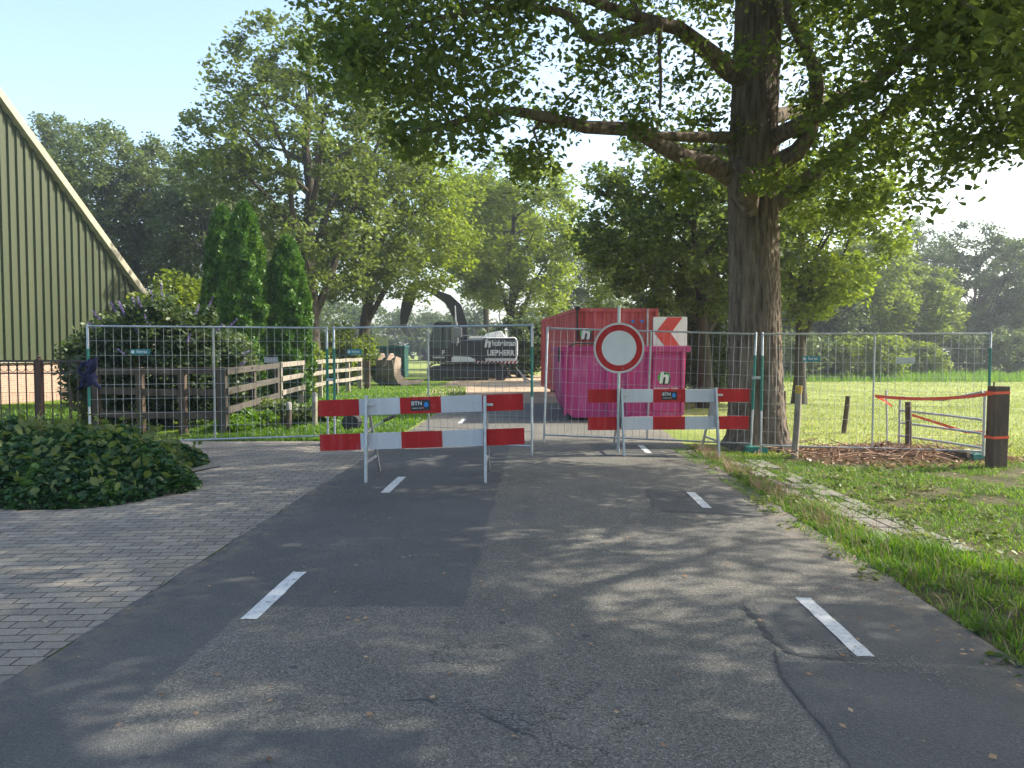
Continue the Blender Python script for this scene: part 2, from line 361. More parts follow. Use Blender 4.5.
def groundmat(name, A, thr=(.45,.6), scale=1.6, stops=3):
    m, ns, L, P, B = wmat(name)
    n1 = noise(ns, L, P, scale, 7, .7); n2 = noise(ns, L, P, scale*18, 5, .75); n3 = noise(ns, L, P, scale*.14, 3)
    r1 = ramp(ns, [(thr[0], A[0]), (thr[1], A[1])]); L.new(n1, r1.inputs[0])
    r2 = ramp(ns, [(.3, (.55,.55,.55)), (.5, (1,1,1)), (.75, (1.5,1.45,1.3))]); L.new(n2, r2.inputs[0])
    r3 = ramp(ns, [(.35, (.82,.86,.8)), (.65, (1.15,1.1,1.1))]); L.new(n3, r3.inputs[0])
    c = mixc(ns, L, 1.0, mixc(ns, L, 1.0, r1.outputs[0], r2.outputs[0], 'MULTIPLY'), r3.outputs[0], 'MULTIPLY')
    L.new(c, B.inputs['Base Color']); B.inputs['Roughness'].default_value = .95; B.inputs['Specular IOR Level'].default_value = .1
    bp = N(ns, 'ShaderNodeBump', Strength=.9, Distance=.05); L.new(n2, bp.inputs['Height']); L.new(bp.outputs[0], B.inputs['Normal'])
    return m
grassm = groundmat('meadow ground', [(.17,.22,.055), (.30,.33,.12)], (.38,.64), .5)
dirtm = groundmat('dirt verge', [(.06,.075,.022), (.145,.13,.08)], (.42,.58), 1.3)
sandm = groundmat('sand', [(.36,.27,.19), (.46,.37,.27)], (.4,.6), .8)
lawnm = groundmat('lawn ground', [(.10,.18,.018), (.18,.25,.035)], (.4,.62), 1.2)

# ------------------------------------------------------------------ ground sheets
def sheet(name, xs, ys, mat, dz, shear=.035, zf=True, edge=0, seed=1):
    rg = np.random.RandomState(seed)
    xs = np.array(xs, float); ys = np.array(ys, float)
    Yg, Xg = np.meshgrid(ys, xs, indexing='ij')
    Xs = Xg + shear*Yg
    if edge:
        Xs[:, 0] += rg.uniform(-edge, edge, len(ys)); Xs[:, -1] += rg.uniform(-edge, edge, len(ys))
        Yg = Yg.copy(); Yg[0, :] += rg.uniform(-edge, edge, len(xs)); Yg[-1, :] += rg.uniform(-edge, edge, len(xs))
    Z = gzn(Xs, Yg) + dz
    V = np.stack([Xs, Yg, Z], -1).reshape(-1, 3)
    nx = len(xs); ny = len(ys)
    i = np.arange(ny-1)[:, None]*nx + np.arange(nx-1)[None, :]
    F = np.stack([i, i+1, i+1+nx, i+nx], -1).reshape(-1, 4)
    o = link(name, np_mesh(name, V, F, mat, True)); return tag(o, kind='structure')
xs_g = [-900, -300, -100, -50, -20, -10, -5, 0, .5, 1, 1.5, 2, 2.5, 3, 3.5, 4, 4.5, 5, 6, 8, 12, 20, 50, 100, 300, 900]
sheet('ground', xs_g, [-300, -50, -10, 0, 10, 20, 30, 40, 60, 100, 200, 400, 1200], grassm, 0, shear=.035)
fx = list(np.arange(-2.55, 2.56, .17))
sheet('road', fx, np.arange(-4, 23.01, .25), asph, .012, edge=.03)
sheet('brick_paving', list(np.arange(-16, -2.5, .5))+[-2.55], np.arange(-4, 13.6, .5), pav, .008, edge=.0)
sheet('lawn', list(np.arange(-40, -2.6, 1.0))+[-2.7], np.arange(13.3, 44, .5), lawnm, .004, edge=.08)
sheet('sand_track', np.arange(-4.4, 3.6, .5), np.arange(22.7, 50, .6), sandm, .008, edge=.18, seed=4)
sheet('dirt_verge', np.arange(2.45, 11, .5), np.arange(-2, 13.1, .4), dirtm, .004, edge=.15, seed=3)

# painted edge dashes
for i, (s, y0, y1) in enumerate([(-1, 4.47, 5.44), (-1, 8.5, 9.57), (-1, 12.5, 13.5), (-1, 16.6, 17.6), (1, 3.96, 4.91), (1, 7.74, 8.62), (1, 11.9, 12.9), (1, 16.0, 17.0)]):
    o = sheet('road_marking', [s*1.71-.05, s*1.71, s*1.71+.05], np.linspace(y0, y1, 9), whitemark, .016, edge=.004, seed=i)
def leaf_mesh(C, size, rg, shape='q', up=.45, var=.5, droop=0, aim=None):
    """C: Nx3 centres. returns V, F"""
    n = len(C)
    nrm = rg.normal(size=(n, 3)); nrm[:, 2] = np.abs(nrm[:, 2])*(1+up) + up
    nrm /= np.linalg.norm(nrm, axis=1)[:, None]
    t = rg.normal(size=(n, 3)); t[:, 2] -= droop
    if aim is not None: t = t*.5 + aim
    t -= nrm*(t*nrm).sum(1)[:, None]; t /= np.linalg.norm(t, axis=1)[:, None]+1e-9
    b = np.cross(nrm, t)
    s = (size*(1+rg.uniform(-var, var, n)))[:, None]
    if shape == 'q':
        V = np.stack([C-t*s*.5, C+b*s*.32+t*s*.05, C+t*s*.5, C-b*s*.32+t*s*.05], 1).reshape(-1, 3)
        F = np.arange(n*4).reshape(-1, 4)
    else:
        w1, w2 = (.20, .33) if shape == 'oak' else (.34, .30)
        h = nrm*s*.09
        pts = [C-t*s*.5, C-t*s*.12+b*s*w1+h, C+t*s*.22+b*s*w2+h, C+t*s*.5, C+t*s*.22-b*s*w2+h, C-t*s*.12-b*s*w1+h]
        V = np.stack(pts, 1).reshape(-1, 3); i = np.arange(n)[:, None]*6
        F = np.concatenate([i+np.array([[0,1,2,3]]), i+np.array([[0,3,4,5]])], 0)
    return V, F
tarm = simple('tar band', [(.030,.031,.032), (.058,.060,.061)], rough=.6, scale=20, world=True)
crumb = simple('crumbled asphalt', [(.10,.10,.095), (.24,.235,.22)], rough=.95, scale=30, bump=.6, bscale=60, world=True)
def seam(pts, w_, mat, dz, seed):
    rg = np.random.RandomState(seed); P = [onground(*p) for p in pts]; vs = []
    Q = []
    for a, b in zip(P[:-1], P[1:]):
        k = max(2, int((b-a).length/.035)); Q += [a.lerp(b, j/k) for j in range(k)]
    Q.append(P[-1]); m_ = len(Q); j1 = np.cumsum(rg.normal(size=m_))*.0035+rg.normal(size=m_)*.004; j1 -= np.linspace(0, j1[-1], m_)
    for i, p in enumerate(Q):
        d = (Q[min(i+1, m_-1)]-Q[max(i-1, 0)]); nn_ = Vector((-d.y, d.x, 0)).normalized(); e = min(1, i/6, (m_-1-i)/6)
        ww = w_*(.1+.9*e)*rg.uniform(.25, 1.35)*.5
        for s_ in (1, -1):
            v = p+nn_*(j1[i]+s_*ww); vs.append((v.x, v.y, gz(v.x, v.y)+dz))
    if mat is crumb:
        n = int(len(Q)*26); k = rg.randint(0, m_, n); cc = np.array([(Q[i].x, Q[i].y, 0) for i in k])+np.stack([rg.normal(size=n)*w_*.7, rg.normal(size=n)*w_*.55, 0*k], 1)
        cc[:, 2] = gzn(cc[:, 0], cc[:, 1])+dz+.001; V_, F2 = leaf_mesh(cc, .013, rg, 'q', up=8, var=.8); me = np_mesh('road_grit', V_, F2, mat)
        tag(link('road_grit', me), 'pale crumbled stone chips along the worn road repair', 'grit', None, 'stuff'); return
    F_ = [(2*i, 2*i+1, 2*i+3, 2*i+2) for i in range(m_-1)]
    tag(link('road_crack', np_mesh('road_crack', vs, F_, mat)), kind='structure')
seam([(742,606),(758,622),(772,642),(795,655),(830,659),(866,662)], .05, tarm, .0145, 1)
seam([(866,661),(895,662),(930,667),(940,676)], .10, crumb, .0150, 2)
seam([(772,648),(786,688),(812,716),(832,742),(858,790)], .015, tarm, .0150, 3)
seam([(805,640),(830,650),(862,654)], .07, crumb, .0140, 4)
def stain(name, n, size, mat, seed, x0, x1, y0, y1, dz):
    rg = np.random.RandomState(seed); vs = []; fs = []
    for k in range(n):
        cx, cy = rg.uniform(x0, x1), rg.uniform(y0, y1); r = size*rg.uniform(.4, 1.4); m_ = 14; b = len(vs)
        for j in range(m_):
            a = j/m_*6.283; rr = r*rg.uniform(.55, 1.1); x = cx+math.cos(a)*rr+.035*cy; y = cy+math.sin(a)*rr; vs.append((x, y, gz(x, y)+dz))
        vs.append((cx+.035*cy, cy, gz(cx+.035*cy, cy)+dz)); fs += [(b+m_, b+j, b+(j+1) % m_) for j in range(m_)]
    tag(link(name, np_mesh(name, vs, fs, mat)), kind='structure')
stain('road_spots', 55, .022, tarm, 21, -2.3, 2.3, 2.4, 9, .0136)
seam([(402,703),(422,702),(445,707)], .07, tarm, .0145, 5)
seam([(440,704),(480,712),(512,722),(538,738)], .055, crumb, .0140, 6)
seam([(470,712),(505,728),(536,742)], .03, tarm, .0152, 7)
seam([(655,512),(700,513),(772,514)], .03, tarm, .0145, 8)
seam([(648,488),(655,512)], .025, tarm, .0150, 9)
seam([(420,500),(470,498),(505,470)], .012, tarm, .0148, 10)
# path of old slabs in the verge: a few long rows
slab = MB(); rnd = random.Random(5)
for r_ in range(5):
    y = 6.4
    while y < 11.6:
        ln = .40; x = 2.98 + r_*.16 + rnd.uniform(-.012, .012) - (y-6.4)*.05
        if rnd.random() < .80:
            X0 = x+.035*y; z = gz(X0, y)
            slab.beam((X0, y, z+.002+rnd.uniform(0,.008)), (x-.018+.035*(y+ln), y+ln-.02, z+.002+rnd.uniform(0,.008)), .125, .03)
        y += ln+.01
slabm = simple('old slabs', [(.12,.11,.09), (.23,.215,.18)], rough=.9, scale=6, bump=.4, world=True)
tag(slab.build('path', slabm), kind='structure')

# ------------------------------------------------------------------ leaves and trees
def clump_leaves(cent, per, rad, rg, flat=.7):
    cent = np.asarray(cent); k = len(cent)
    n = rg.poisson(per, k); idx = np.repeat(np.arange(k), n)
    rr = (rad if np.ndim(rad) else np.full(k, rad))[idx][:, None]
    off = rg.normal(size=(len(idx), 3)); off /= np.linalg.norm(off, axis=1)[:, None]
    off *= rr*rg.uniform(0, 1, (len(idx), 1))**.55; off[:, 2] *= flat
    return cent[idx] + off
def attach(mb, limbpts, cent, rg, rbase=.05, sides=4):
    """grow twigs from the nearest wood to each clump, nearest first"""
    pts = [np.array(p[:3]) for p in limbpts]; rad = [p[3] for p in limbpts]
    P = np.array(pts); Rr = np.array(rad)
    d0 = np.array([np.min(np.linalg.norm(P-c, axis=1)) for c in cent])
    for j in np.argsort(d0):
        c = np.array(cent[j]); d = np.linalg.norm(P-c, axis=1); i = int(np.argmin(d)); a = P[i]; ln = d[i]
        if ln < .05: continue
        r0 = min(Rr[i]*.7, rbase*(.35+.35*ln)); m1 = a+(c-a)*.35+rg.normal(size=3)*ln*.10+np.array([0,0,ln*.06]); m2 = a+(c-a)*.7+rg.normal(size=3)*ln*.07
        mb.tube([a, m1, m2, c], [r0, r0*.75, r0*.5, r0*.25], sides, caps=False)
        new = np.array([m1, m2, a+(c-a)*.9]); P = np.vstack([P, new]); Rr = np.concatenate([Rr, [r0*.75, r0*.5, r0*.35]])
def samples(path, rad, k=6):
    out = []
    for i in range(len(path)-1):
        for t in np.linspace(0, 1, k, endpoint=False):
            a = Vector(path[i]).lerp(Vector(path[i+1]), t); out.append((*a, rad[i]*(1-t)+rad[i+1]*t))
    return out
def gen_tree(name, loc, label, cat, H, r0, cb, RX, seed, mat, nclump=110, per=110, lsize=.16, crad=.75, nlimb=9, lean=(0,0), barkm=None, shape='q', rz=0, group=None, fill=.5, top=.55, flat=.75, gaps=.12, ry=None):
    """H height, cb crown bottom height, RX crown radius"""
    rg = np.random.RandomState(seed)
    t = thing(name, loc, label, cat, rz, group)
    mb = MB(); RY = ry or RX
    tp = []; tr = []
    for i in range(8):
        f = i/7; tp.append((lean[0]*f*f+rg.normal()*.012*H*f, lean[1]*f*f+rg.normal()*.012*H*f, -.1+f*H*.86)); tr.append(r0*(1-f*.86)*(1.35 if i == 0 else 1))
    mb.tube(tp, tr, 10)
    sm = samples(tp, tr)
    sm = [q for q in sm if q[2] > cb*.9]
    ch = (H-cb)/2; cz = cb+ch
    bumps = rg.normal(size=(9, 3)); bumps /= np.linalg.norm(bumps, axis=1)[:, None]; bh = rg.uniform(.05, .4, 9)
    def env(u):
        e = .78
        return e + np.max(np.exp(-(1-(u@bumps.T))*9)*bh, axis=-1)
    for k in range(nlimb):
        a = k*2.4+rg.uniform(-.4, .4); h = cb*.9+(H*.72-cb*.9)*(k/nlimb)**.9; base = np.array([np.interp(h, [p[2] for p in tp], [p[0] for p in tp]), np.interp(h, [p[2] for p in tp], [p[1] for p in tp]), h])
        u = np.array([math.cos(a), math.sin(a), rg.uniform(-.1, .75)]); u /= np.linalg.norm(u)
        tgt = np.array([lean[0]*.5, lean[1]*.5, cz]) + u*np.array([RX, RY, ch])*.62
        if tgt[2] < h: tgt[2] = h+rg.uniform(.1,.6)
        m = base+(tgt-base)*.4+np.array([0,0,.10*np.linalg.norm(tgt-base)])*rg.uniform(-.3, 1)
        rr = r0*(.48-.028*k*9/nlimb); pth = [base, (base+m)/2+rg.normal(size=3)*.07, m, (m+tgt)/2+rg.normal(size=3)*.15, tgt]
        rad = [rr, rr*.8, rr*.6, rr*.4, rr*.2]
        mb.tube(pth, rad, 6, caps=False); sm += samples(pth, rad)[3:]
    u = rg.normal(size=(nclump, 3)); u /= np.linalg.norm(u, axis=1)[:, None]
    q = rg.uniform(fill**3, 1, nclump)**(1/3.)
    c = u*(env(u)*q)[:, None]*np.array([RX, RY, ch]) 
    # narrower at the very bottom, domed top
    c[:, 2] += cz; c[:, 0] += lean[0]*.5; c[:, 1] += lean[1]*.5
    c = c[rg.uniform(size=len(c)) > gaps]
    attach(mb, sm, c, rg, rbase=.04*H/9)
    LC = clump_leaves(c, per, crad*rg.uniform(.6, 1.25, len(c)), rg, flat)
    V, F = leaf_mesh(LC, lsize, rg, shape)
    mb.build('trunk', barkm or bark2, t, smooth=True)
    link('crown', np_mesh('crown', V, F, mat), t)
    return t

# ---- the big oak
def oak():
    rg = np.random.RandomState(11)
    D = 13.4; base = at(757, 440, D); base.z = gz(base.x, D)
    t = thing('oak_tree', base, 'huge old oak with thick brown trunk behind the fence in the right verge', 'tree')
    def q(px, py, d): return at(px, py, d)-base
    mb = MB()
    # trunk with root flare and ridged, broken bark
    ph0 = rg.uniform(0, 6.28, 4)
    rows = [(757,449,.72),(757,438,.59),(757,425,.54),(756,400,.51),(755,360,.485),(754,300,.47),(753,250,.455),(752,200,.45),(752,160,.45),(753,120,.43),(755,70,.42),(757,20,.41),(757,-40,.39),(755,-120,.34),(753,-220,.28),(750,-320,.2),(748,-420,.1)]
    n = 132; zs = []; 
    cs = [q(px, py, D) for px, py, r in rows]; zc_ = np.array([c.z for c in cs]); xc_ = np.array([c.x for c in cs]); rc_ = np.array([r for _, _, r in rows])*.93
    zz = np.concatenate([np.arange(zc_[0], 6.5, .055), np.arange(6.5, zc_[-1], .4)]); ang = np.linspace(0, 2*math.pi, n, endpoint=False)
    A_, Z_ = np.meshgrid(ang, zz)
    rr = np.interp(Z_, zc_, rc_); xx = np.interp(Z_, zc_, xc_)
    fl = np.clip(rr-.47, 0, 1)*1.5
    wob = .35*np.sin(Z_*1.7+ph0[0])+.2*np.sin(Z_*4.1+ph0[1])
    def rdg(k, a, b): return 1-np.abs(np.sin(k*.5*A_+wob*a+b+.6*np.sin(Z_*2.3+A_*3+b)))
    brk = .5+.5*np.sin(Z_*9+A_*7+2*np.sin(A_*11))*np.sin(Z_*5.3-A_*13)
    dsp = .020*rdg(44, 6, .3)**1.4*(.55+.45*brk)+.012*rdg(68, 9, 1.7)+.008*rg.normal(size=A_.shape)*.6
    rr = rr*(1+.03*np.sin(5*A_+ph0[1]+Z_*.5)+.025*np.sin(3*A_+ph0[2])+fl*.45*np.sin(4*A_+ph0[3]))+dsp-.02
    V_ = np.stack([xx+np.cos(A_)*rr, np.sin(A_)*rr, Z_], -1); nr = len(zz)
    base_i = len(mb.v)
    mb.v += [tuple(v) for v in V_.reshape(-1, 3)]
    for i in range(nr-1):
        for k in range(n): mb.f.append((base_i+i*n+k, base_i+i*n+(k+1) % n, base_i+(i+1)*n+(k+1) % n, base_i+(i+1)*n+k)); mb.mi.append(0)
    mb.tube([q(752,215,13.1), q(745,190,12.95), q(740,172,13.0), q(741,160,13.2)], [.12,.24,.2,.1], 10)   # burr
    L = []
    def limb(pts, r0, r1, n=9):
        P = [q(*p) for p in pts]; k = len(P); rad = [r0+(r1-r0)*(i/(k-1))**.8 for i in range(k)]
        mb.tube(P, rad, n, caps=True); L.extend(samples(P, rad, 7)[4:])
    limb([(752,190,13.4),(735,180,13.2),(712,165,12.8),(685,158,12.5),(660,145,12.2),(632,129,11.9),(585,127,11.5),(550,118,11.2),(515,111,11),(484,113,10.8),(441,127,10.4),(420,132,10.2)], .20, .03)
    limb([(752,140,13.4),(723,137,13.1),(691,137,12.6),(660,136,12.1),(640,130,11.9)], .12, .06)
    limb([(755,85,13.4),(731,72,13.1),(712,55,12.8),(699,44,12.6),(680,29,12.4),(655,22,12.0),(620,12,11.6),(585,-2,11.2),(540,-20,10.8)], .20, .05)
    limb([(657,23,12.0),(630,32,11.8),(600,40,11.5),(586,37,11.4),(575,20,11.2),(560,12,11),(525,5,10.7),(480,10,10.3),(430,20,10),(380,35,9.8)], .12, .025)
    limb([(661,24,12),(659,50,12),(661,80,11.9),(660,110,11.9)], .04, .02, 6)
    limb([(753,180,13.4),(775,165,13.2),(797,152,13),(808,138,12.9),(813,117,12.8),(817,90,12.6),(815,70,12.5),(806,50,12.3),(790,20,12),(785,-20,11.8),(770,-80,11.5)], .19, .06)
    limb([(755,150,13.4),(775,137,13.2),(805,122,12.6),(836,105,12.2),(870,88,11.6),(905,55,11.2),(934,39,10.8),(970,20,10.4),(1030,-10,10)], .17, .05)
    limb([(757,215,13.5),(785,196,13.4),(812,176,13.2),(836,156,13),(858,135,12.8),(880,118,12.6),(915,95,12.2),(960,80,11.8),(1010,70,11.4),(1060,60,11)], .18, .04)
    limb([(757,60,13.4),(775,20,13.8),(800,-40,14.2),(850,-120,14.6),(900,-190,15)], .22, .06)
    limb([(755,0,13.4),(720,-60,13.0),(660,-130,12.6),(590,-200,12.2),(520,-260,12)], .22, .06)
    limb([(756,-60,13.4),(740,-130,14.5),(700,-180,15.5),(640,-220,16.5)], .2, .06)
    limb([(756,-100,13.4),(780,-200,12.6),(810,-300,12),(840,-380,11.5)], .2, .06)
    limb([(755,-20,13.4),(700,-60,11.5),(600,-100,10),(480,-120,9),(380,-110,8.6)], .2, .04)
    limb([(757,-30,13.4),(830,-60,11.6),(920,-90,10.4),(1010,-120,9.6)], .18, .05)
    limb([(757,170,13.6),(740,150,15),(700,150,16.5),(650,140,18)], .16, .05)
    limb([(760,120,13.6),(800,110,15.5),(850,90,17),(900,60,18)], .16, .05)
    # clumps: the crown seen from below, real depth between 8 and 18 m
    ox = [295,310,325,340,370,400,440,470,500,530,548,560,572,600,640,655,680,705,735,765,790,830,870,890,905,930,960,1000,1060,1200]
    oy = [-20, 15, 60,100,138,150,165,178,175,185,195,170,128,118,128,170,205,215,195,200,222,222,218,212,175,165,160,160,165,170]
    C = []; rad = []
    while len(C) < 800:
        px = rg.uniform(295, 1150); py = rg.uniform(-330, 225)
        if py > np.interp(px, ox, oy)-rg.exponential(3): continue
        if py < -60 and rg.uniform() < .42: continue
        if py > -10:
            # see-through spots of the real crown
            if 520 < px < 700 and 20 < py < 120 and rg.uniform() < .42: continue
            if 770 < px < 880 and 60 < py < 160 and rg.uniform() < .30: continue
            if 722 < px < 785 and rg.uniform() < .6: continue
        dmax = 17.5 if py < 120 else 15.5
        d = rg.uniform(9.0 if py < 60 else 10.5, dmax)
        if px < 500: d = rg.uniform(8.6, 12.5)
        if px > 950: d = rg.uniform(8.5, 13)
        if 715 < px < 795 and d < 13.4 and 20 < py and rg.uniform() < .6: continue
        p = q(px, py, d)
        C.append(tuple(p)); rad.append(rg.uniform(.34, .62)*(1 if py < 120 else .8))
        if px > 860 and py > 0 and rg.uniform() < .7: p = q(px+rg.uniform(-40, 60), py-rg.uniform(0, 40), rg.uniform(8.5, 11.5)); C.append(tuple(p)); rad.append(rg.uniform(.4, .6))
        if px < 480 and py > 0 and rg.uniform() < .4: p = q(px+rg.uniform(-5, 50), py-rg.uniform(0, 40), rg.uniform(9, 12.5)); C.append(tuple(p)); rad.append(rg.uniform(.4, .6))
    # high crown, out of the picture, that throws the shade
    while len(C) < 1060:
        u = rg.normal(size=3); u /= np.linalg.norm(u); u *= rg.uniform(.3, 1)**.5
        p = Vector((u[0]*6.5-1.0, u[1]*6.0-1.0, 11+u[2]*4.0)); 
        C.append(tuple(p)); rad.append(rg.uniform(.5, .8))
    C = np.array(C); rad = np.array(rad)
    attach(mb, L, C, rg, rbase=.06, sides=4)
    LC = clump_leaves(C, 118, rad*1.15, rg, .75)
    V, F = leaf_mesh(LC, .095, rg, 'oak', up=.3)
    mb.build('trunk', bark, t, smooth=True)
    link('crown', np_mesh('crown', V, F, OAK), t)
oak()

# ---- the next oak of the row, its trunk just outside the picture on the right
def oak2():
    rg = np.random.RandomState(5)
    base = Vector((6.4, 4.2, -.12))
    t = thing('oak_tree', base, 'near oak whose dark leaves hang into the top right corner of the picture', 'tree')
    mb = MB()
    tp = [(0,0,-.1),(0,0,.4),(.02,0,2),(0,.05,4),(.05,.0,6),(.1,.1,8),(.1,.2,10)]; tr = [.75,.5,.42,.4,.33,.22,.1]
    mb.tube(tp, tr, 16); sm = samples(tp, tr)[18:]
    for k in range(13):
        a = k*2.4; h = 3.6+k*.42; ln = 5.2 if k < 8 else 3.8
        e = Vector((math.cos(a)*ln, math.sin(a)*ln, h+rg.uniform(.8, 2.2))); b = Vector((0,0,h))
        P = [b, b.lerp(e, .3)+Vector((0,0,.3)), b.lerp(e, .6)+Vector(rg.normal(size=3)*.25), e]; rr = [.2,.14,.09,.04]
        mb.tube(P, rr, 8, caps=False); sm += samples(P, rr)[3:]
    C = []; rad = []
    while len(C) < 760:
        u = rg.normal(size=3); u /= np.linalg.norm(u); u *= rg.uniform(.25, 1)**.45
        p = Vector((u[0]*6.6+.3, u[1]*6.2, 7.8+u[2]*3.7))
        wpt = p+base
        if wpt.y > .5:
            pyy = 350-(wpt.z-1.6)/wpt.y*770; pxx = 512+wpt.x/wpt.y*770
            if wpt.z < 4.2: continue
            if pyy > -60 and wpt.y < 7.0 and pxx < 1150: continue
            if pyy > 60 or (pxx < 830 and pyy > -60) : continue     # skip clumps that would cover the view; the rest shades the road
        C.append(tuple(p)); rad.append(rg.uniform(.4, .75))
    C += [tuple(at(px, py, d)-base) for (px, py, d) in ((1010,30,6.6),(965,12,7.2),(1030,80,7),(990,58,7.6),(925,-5,7.8),(1040,120,7.6),(880,-20,8))]; rad += [.4,.4,.35,.35,.4,.3,.4]
    C = np.array(C); rad = np.array(rad)
    attach(mb, sm, C, rg, rbase=.06)
    LC = clump_leaves(C, 100, rad*1.2, rg, .75)
    V, F = leaf_mesh(LC, .115, rg, 'oak', up=.3)
    mb.build('trunk', bark, t, smooth=True); link('crown', np_mesh('crown', V, F, OAK), t)
oak2()

def gp(px, d):
    p = at(px, 350, d); return Vector((p.x, p.y, gz(p.x, p.y)))
def hgt(py, d): return CAMZ-(py-350)/FPX*d
# ---- trees behind, each with its own crown
T = gen_tree
T('oak_tree', gp(311, 33), 'tall open-crowned tree with spreading grey limbs behind the post and rail fence', 'tree', 17.0, .42, 3.0, 6.2, 21, GRN, nclump=430, per=85, lsize=.19, crad=.66, nlimb=13, fill=.35, gaps=.05, lean=(-.2,0))
T('maple_tree', gp(362, 38.5), 'bright yellow-green leafy tree above the excavator bucket', 'tree', 13.2, .34, 3.1, 6.0, 22, OAKB, nclump=460, per=90, lsize=.19, crad=.75, nlimb=12, fill=.5, gaps=.0, lean=(2.6,0))
T('maple_tree', gp(486, 60), 'broad green tree rising behind the excavator arm', 'tree', 15.0, .32, 6.0, 6.0, 23, OAKB, nclump=300, per=100, lsize=.30, crad=1.05, nlimb=10, fill=.5)
T('oak_tree', gp(512, 50), 'mid green tree standing right behind the excavator counterweight', 'tree', 15.6, .33, 2.6, 5.8, 24, OAKB, nclump=340, per=90, lsize=.25, crad=.85, nlimb=12, gaps=.05)
T('birch_tree', gp(590, 66), 'pale loose tree below the bright gap of sky', 'tree', 13.4, .25, 1.5, 4.6, 25, GREY, nclump=230, per=90, lsize=.25, crad=.9, nlimb=11, gaps=.05)
T('oak_tree', gp(706, 23), 'dark roadside tree with thin trunk right behind the containers', 'tree', 8.6, .24, 2.2, 4.1, 26, OAK, nclump=340, per=90, lsize=.15, crad=.55, nlimb=11, gaps=.02, shape='oak', fill=.4, lean=(-.8,0))
T('oak_tree', gp(800, 24.5), 'fresh green tree whose low branches show just right of the thick oak trunk', 'tree', 8.4, .2, 1.9, 2.9, 27, OAKB, nclump=200, per=90, lsize=.16, crad=.55, nlimb=10, gaps=.0, shape='oak', fill=.3)
T('oak_tree', gp(655, 38), 'mid green roadside tree above the red container', 'tree', 9.2, .26, 2.0, 4.0, 28, OAKB, nclump=150, per=90, lsize=.22, crad=.7, nlimb=10, gaps=.0)
T('oak_tree', gp(745, 40), 'dark green roadside tree hidden in part by the thick oak trunk', 'tree', 9.8, .26, 2.0, 4.2, 29, DARK, nclump=150, per=90, lsize=.22, crad=.7, nlimb=10, gaps=.0)
lab = ['leftmost tree of the row above the barn roof, grey-green and half hidden by it', 'second tree of the tall grey-green row behind the barn', 'third tree of the tall grey-green row behind the barn', 'fourth tree of the grey-green row, behind the tall thujas', 'last tree of the grey-green row, in the gap left of the tall open tree']
for i, (px, d, H, rx) in enumerate([(52, 52, 19.0, 4.4), (108, 47, 16.6, 4.4), (160, 50, 16.8, 4.5), (208, 46, 14.8, 4.3), (262, 54, 13.5, 4.0)]):
    T('poplar_tree', gp(px, d), lab[i], 'tree', H, .24, 2.2, rx*.92, 40+i, GREY, nclump=400, per=75, lsize=.21, crad=.74, nlimb=13, gaps=.02, group='grey-green trees in a row behind the barn', fill=.35)
for i, (px, d, H, rx, m, l) in enumerate([
    (860, 52, 8.6, 3.6, OAKB, 'rounded yellow-green tree at the field edge behind the left half of the right fence panel'),
    (905, 55, 7.4, 4.2, OAKB, 'broad pale yellow-green willow at the field edge above the metal gate'),
    (915, 72, 13.6, 4.2, GREY, 'tall sparse hazy tree rising behind the willow at the field edge'),
    (975, 62, 10.6, 4.4, DARK, 'big dark blue-green tree at the field edge above the thick gate post'),
    (1015, 66, 10.2, 4.0, GREY, 'grey-green tree at the right margin beyond the field'),
    (822, 50, 6.2, 3.0, DARK, 'low dark tree just right of the oak at the field edge'),
    (1062, 60, 9.6, 4.2, GRN, 'green tree cut by the right margin beyond the field')]):
    T('field_tree', gp(px, d), l, 'tree', H*1.14, .2, .5, rx*1.08, 60+i, m, nclump=230, per=110, lsize=.23, crad=.72, nlimb=10, gaps=.0 if i != 2 else .1, fill=.55 if i != 2 else .3)
FL = ['distant hazy tree seen under the raised excavator arm, left of the gap', 'distant hazy tree seen between the excavator arm and its cab', 'distant hazy tree right behind the excavator cab', 'distant tree above the left end of the red container', 'distant tree above the middle of the red container', 'distant dark tree just right of the oak trunk beyond the field', 'distant tree beyond the field behind the leaning brown stake', 'distant tree beyond the field behind the willow', 'distant tree beyond the field near the right margin', 'distant tree behind the leafy yellow-green tree left of the bucket', 'distant tree seen left of the middle thuja', 'distant tree seen right of the shorter thuja', 'distant tree behind the barn gable', 'distant tree behind the grey-green row, above the barn eave', 'distant tree above the red and white arrow board', 'distant tree left behind the oak trunk', 'distant tree above the excavator counterweight']
rh = random.Random(8)
for i, (px, d, H, rx) in enumerate([(395, 112, 8, 7), (425, 120, 8.5, 8), (455, 118, 8, 8), (560, 108, 9, 8), (610, 112, 8, 7), (785, 78, 7, 6), (848, 85, 8, 6), (930, 90, 8, 7), (1000, 95, 9, 7), (340, 100, 9, 7), (235, 80, 9, 6), (290, 82, 9, 6), (20, 85, 9, 7), (130, 85, 9, 7), (660, 100, 10, 8), (700, 96, 9, 8), (500, 100, 10, 8)]):
    T('far_tree', gp(px, d), FL[i], 'tree', H, .2, .2, rx, 90+i, DARK, nclump=70, per=110, lsize=.42, crad=1.35, nlimb=6, gaps=0, group='distant trees beyond the fields', fill=.5)

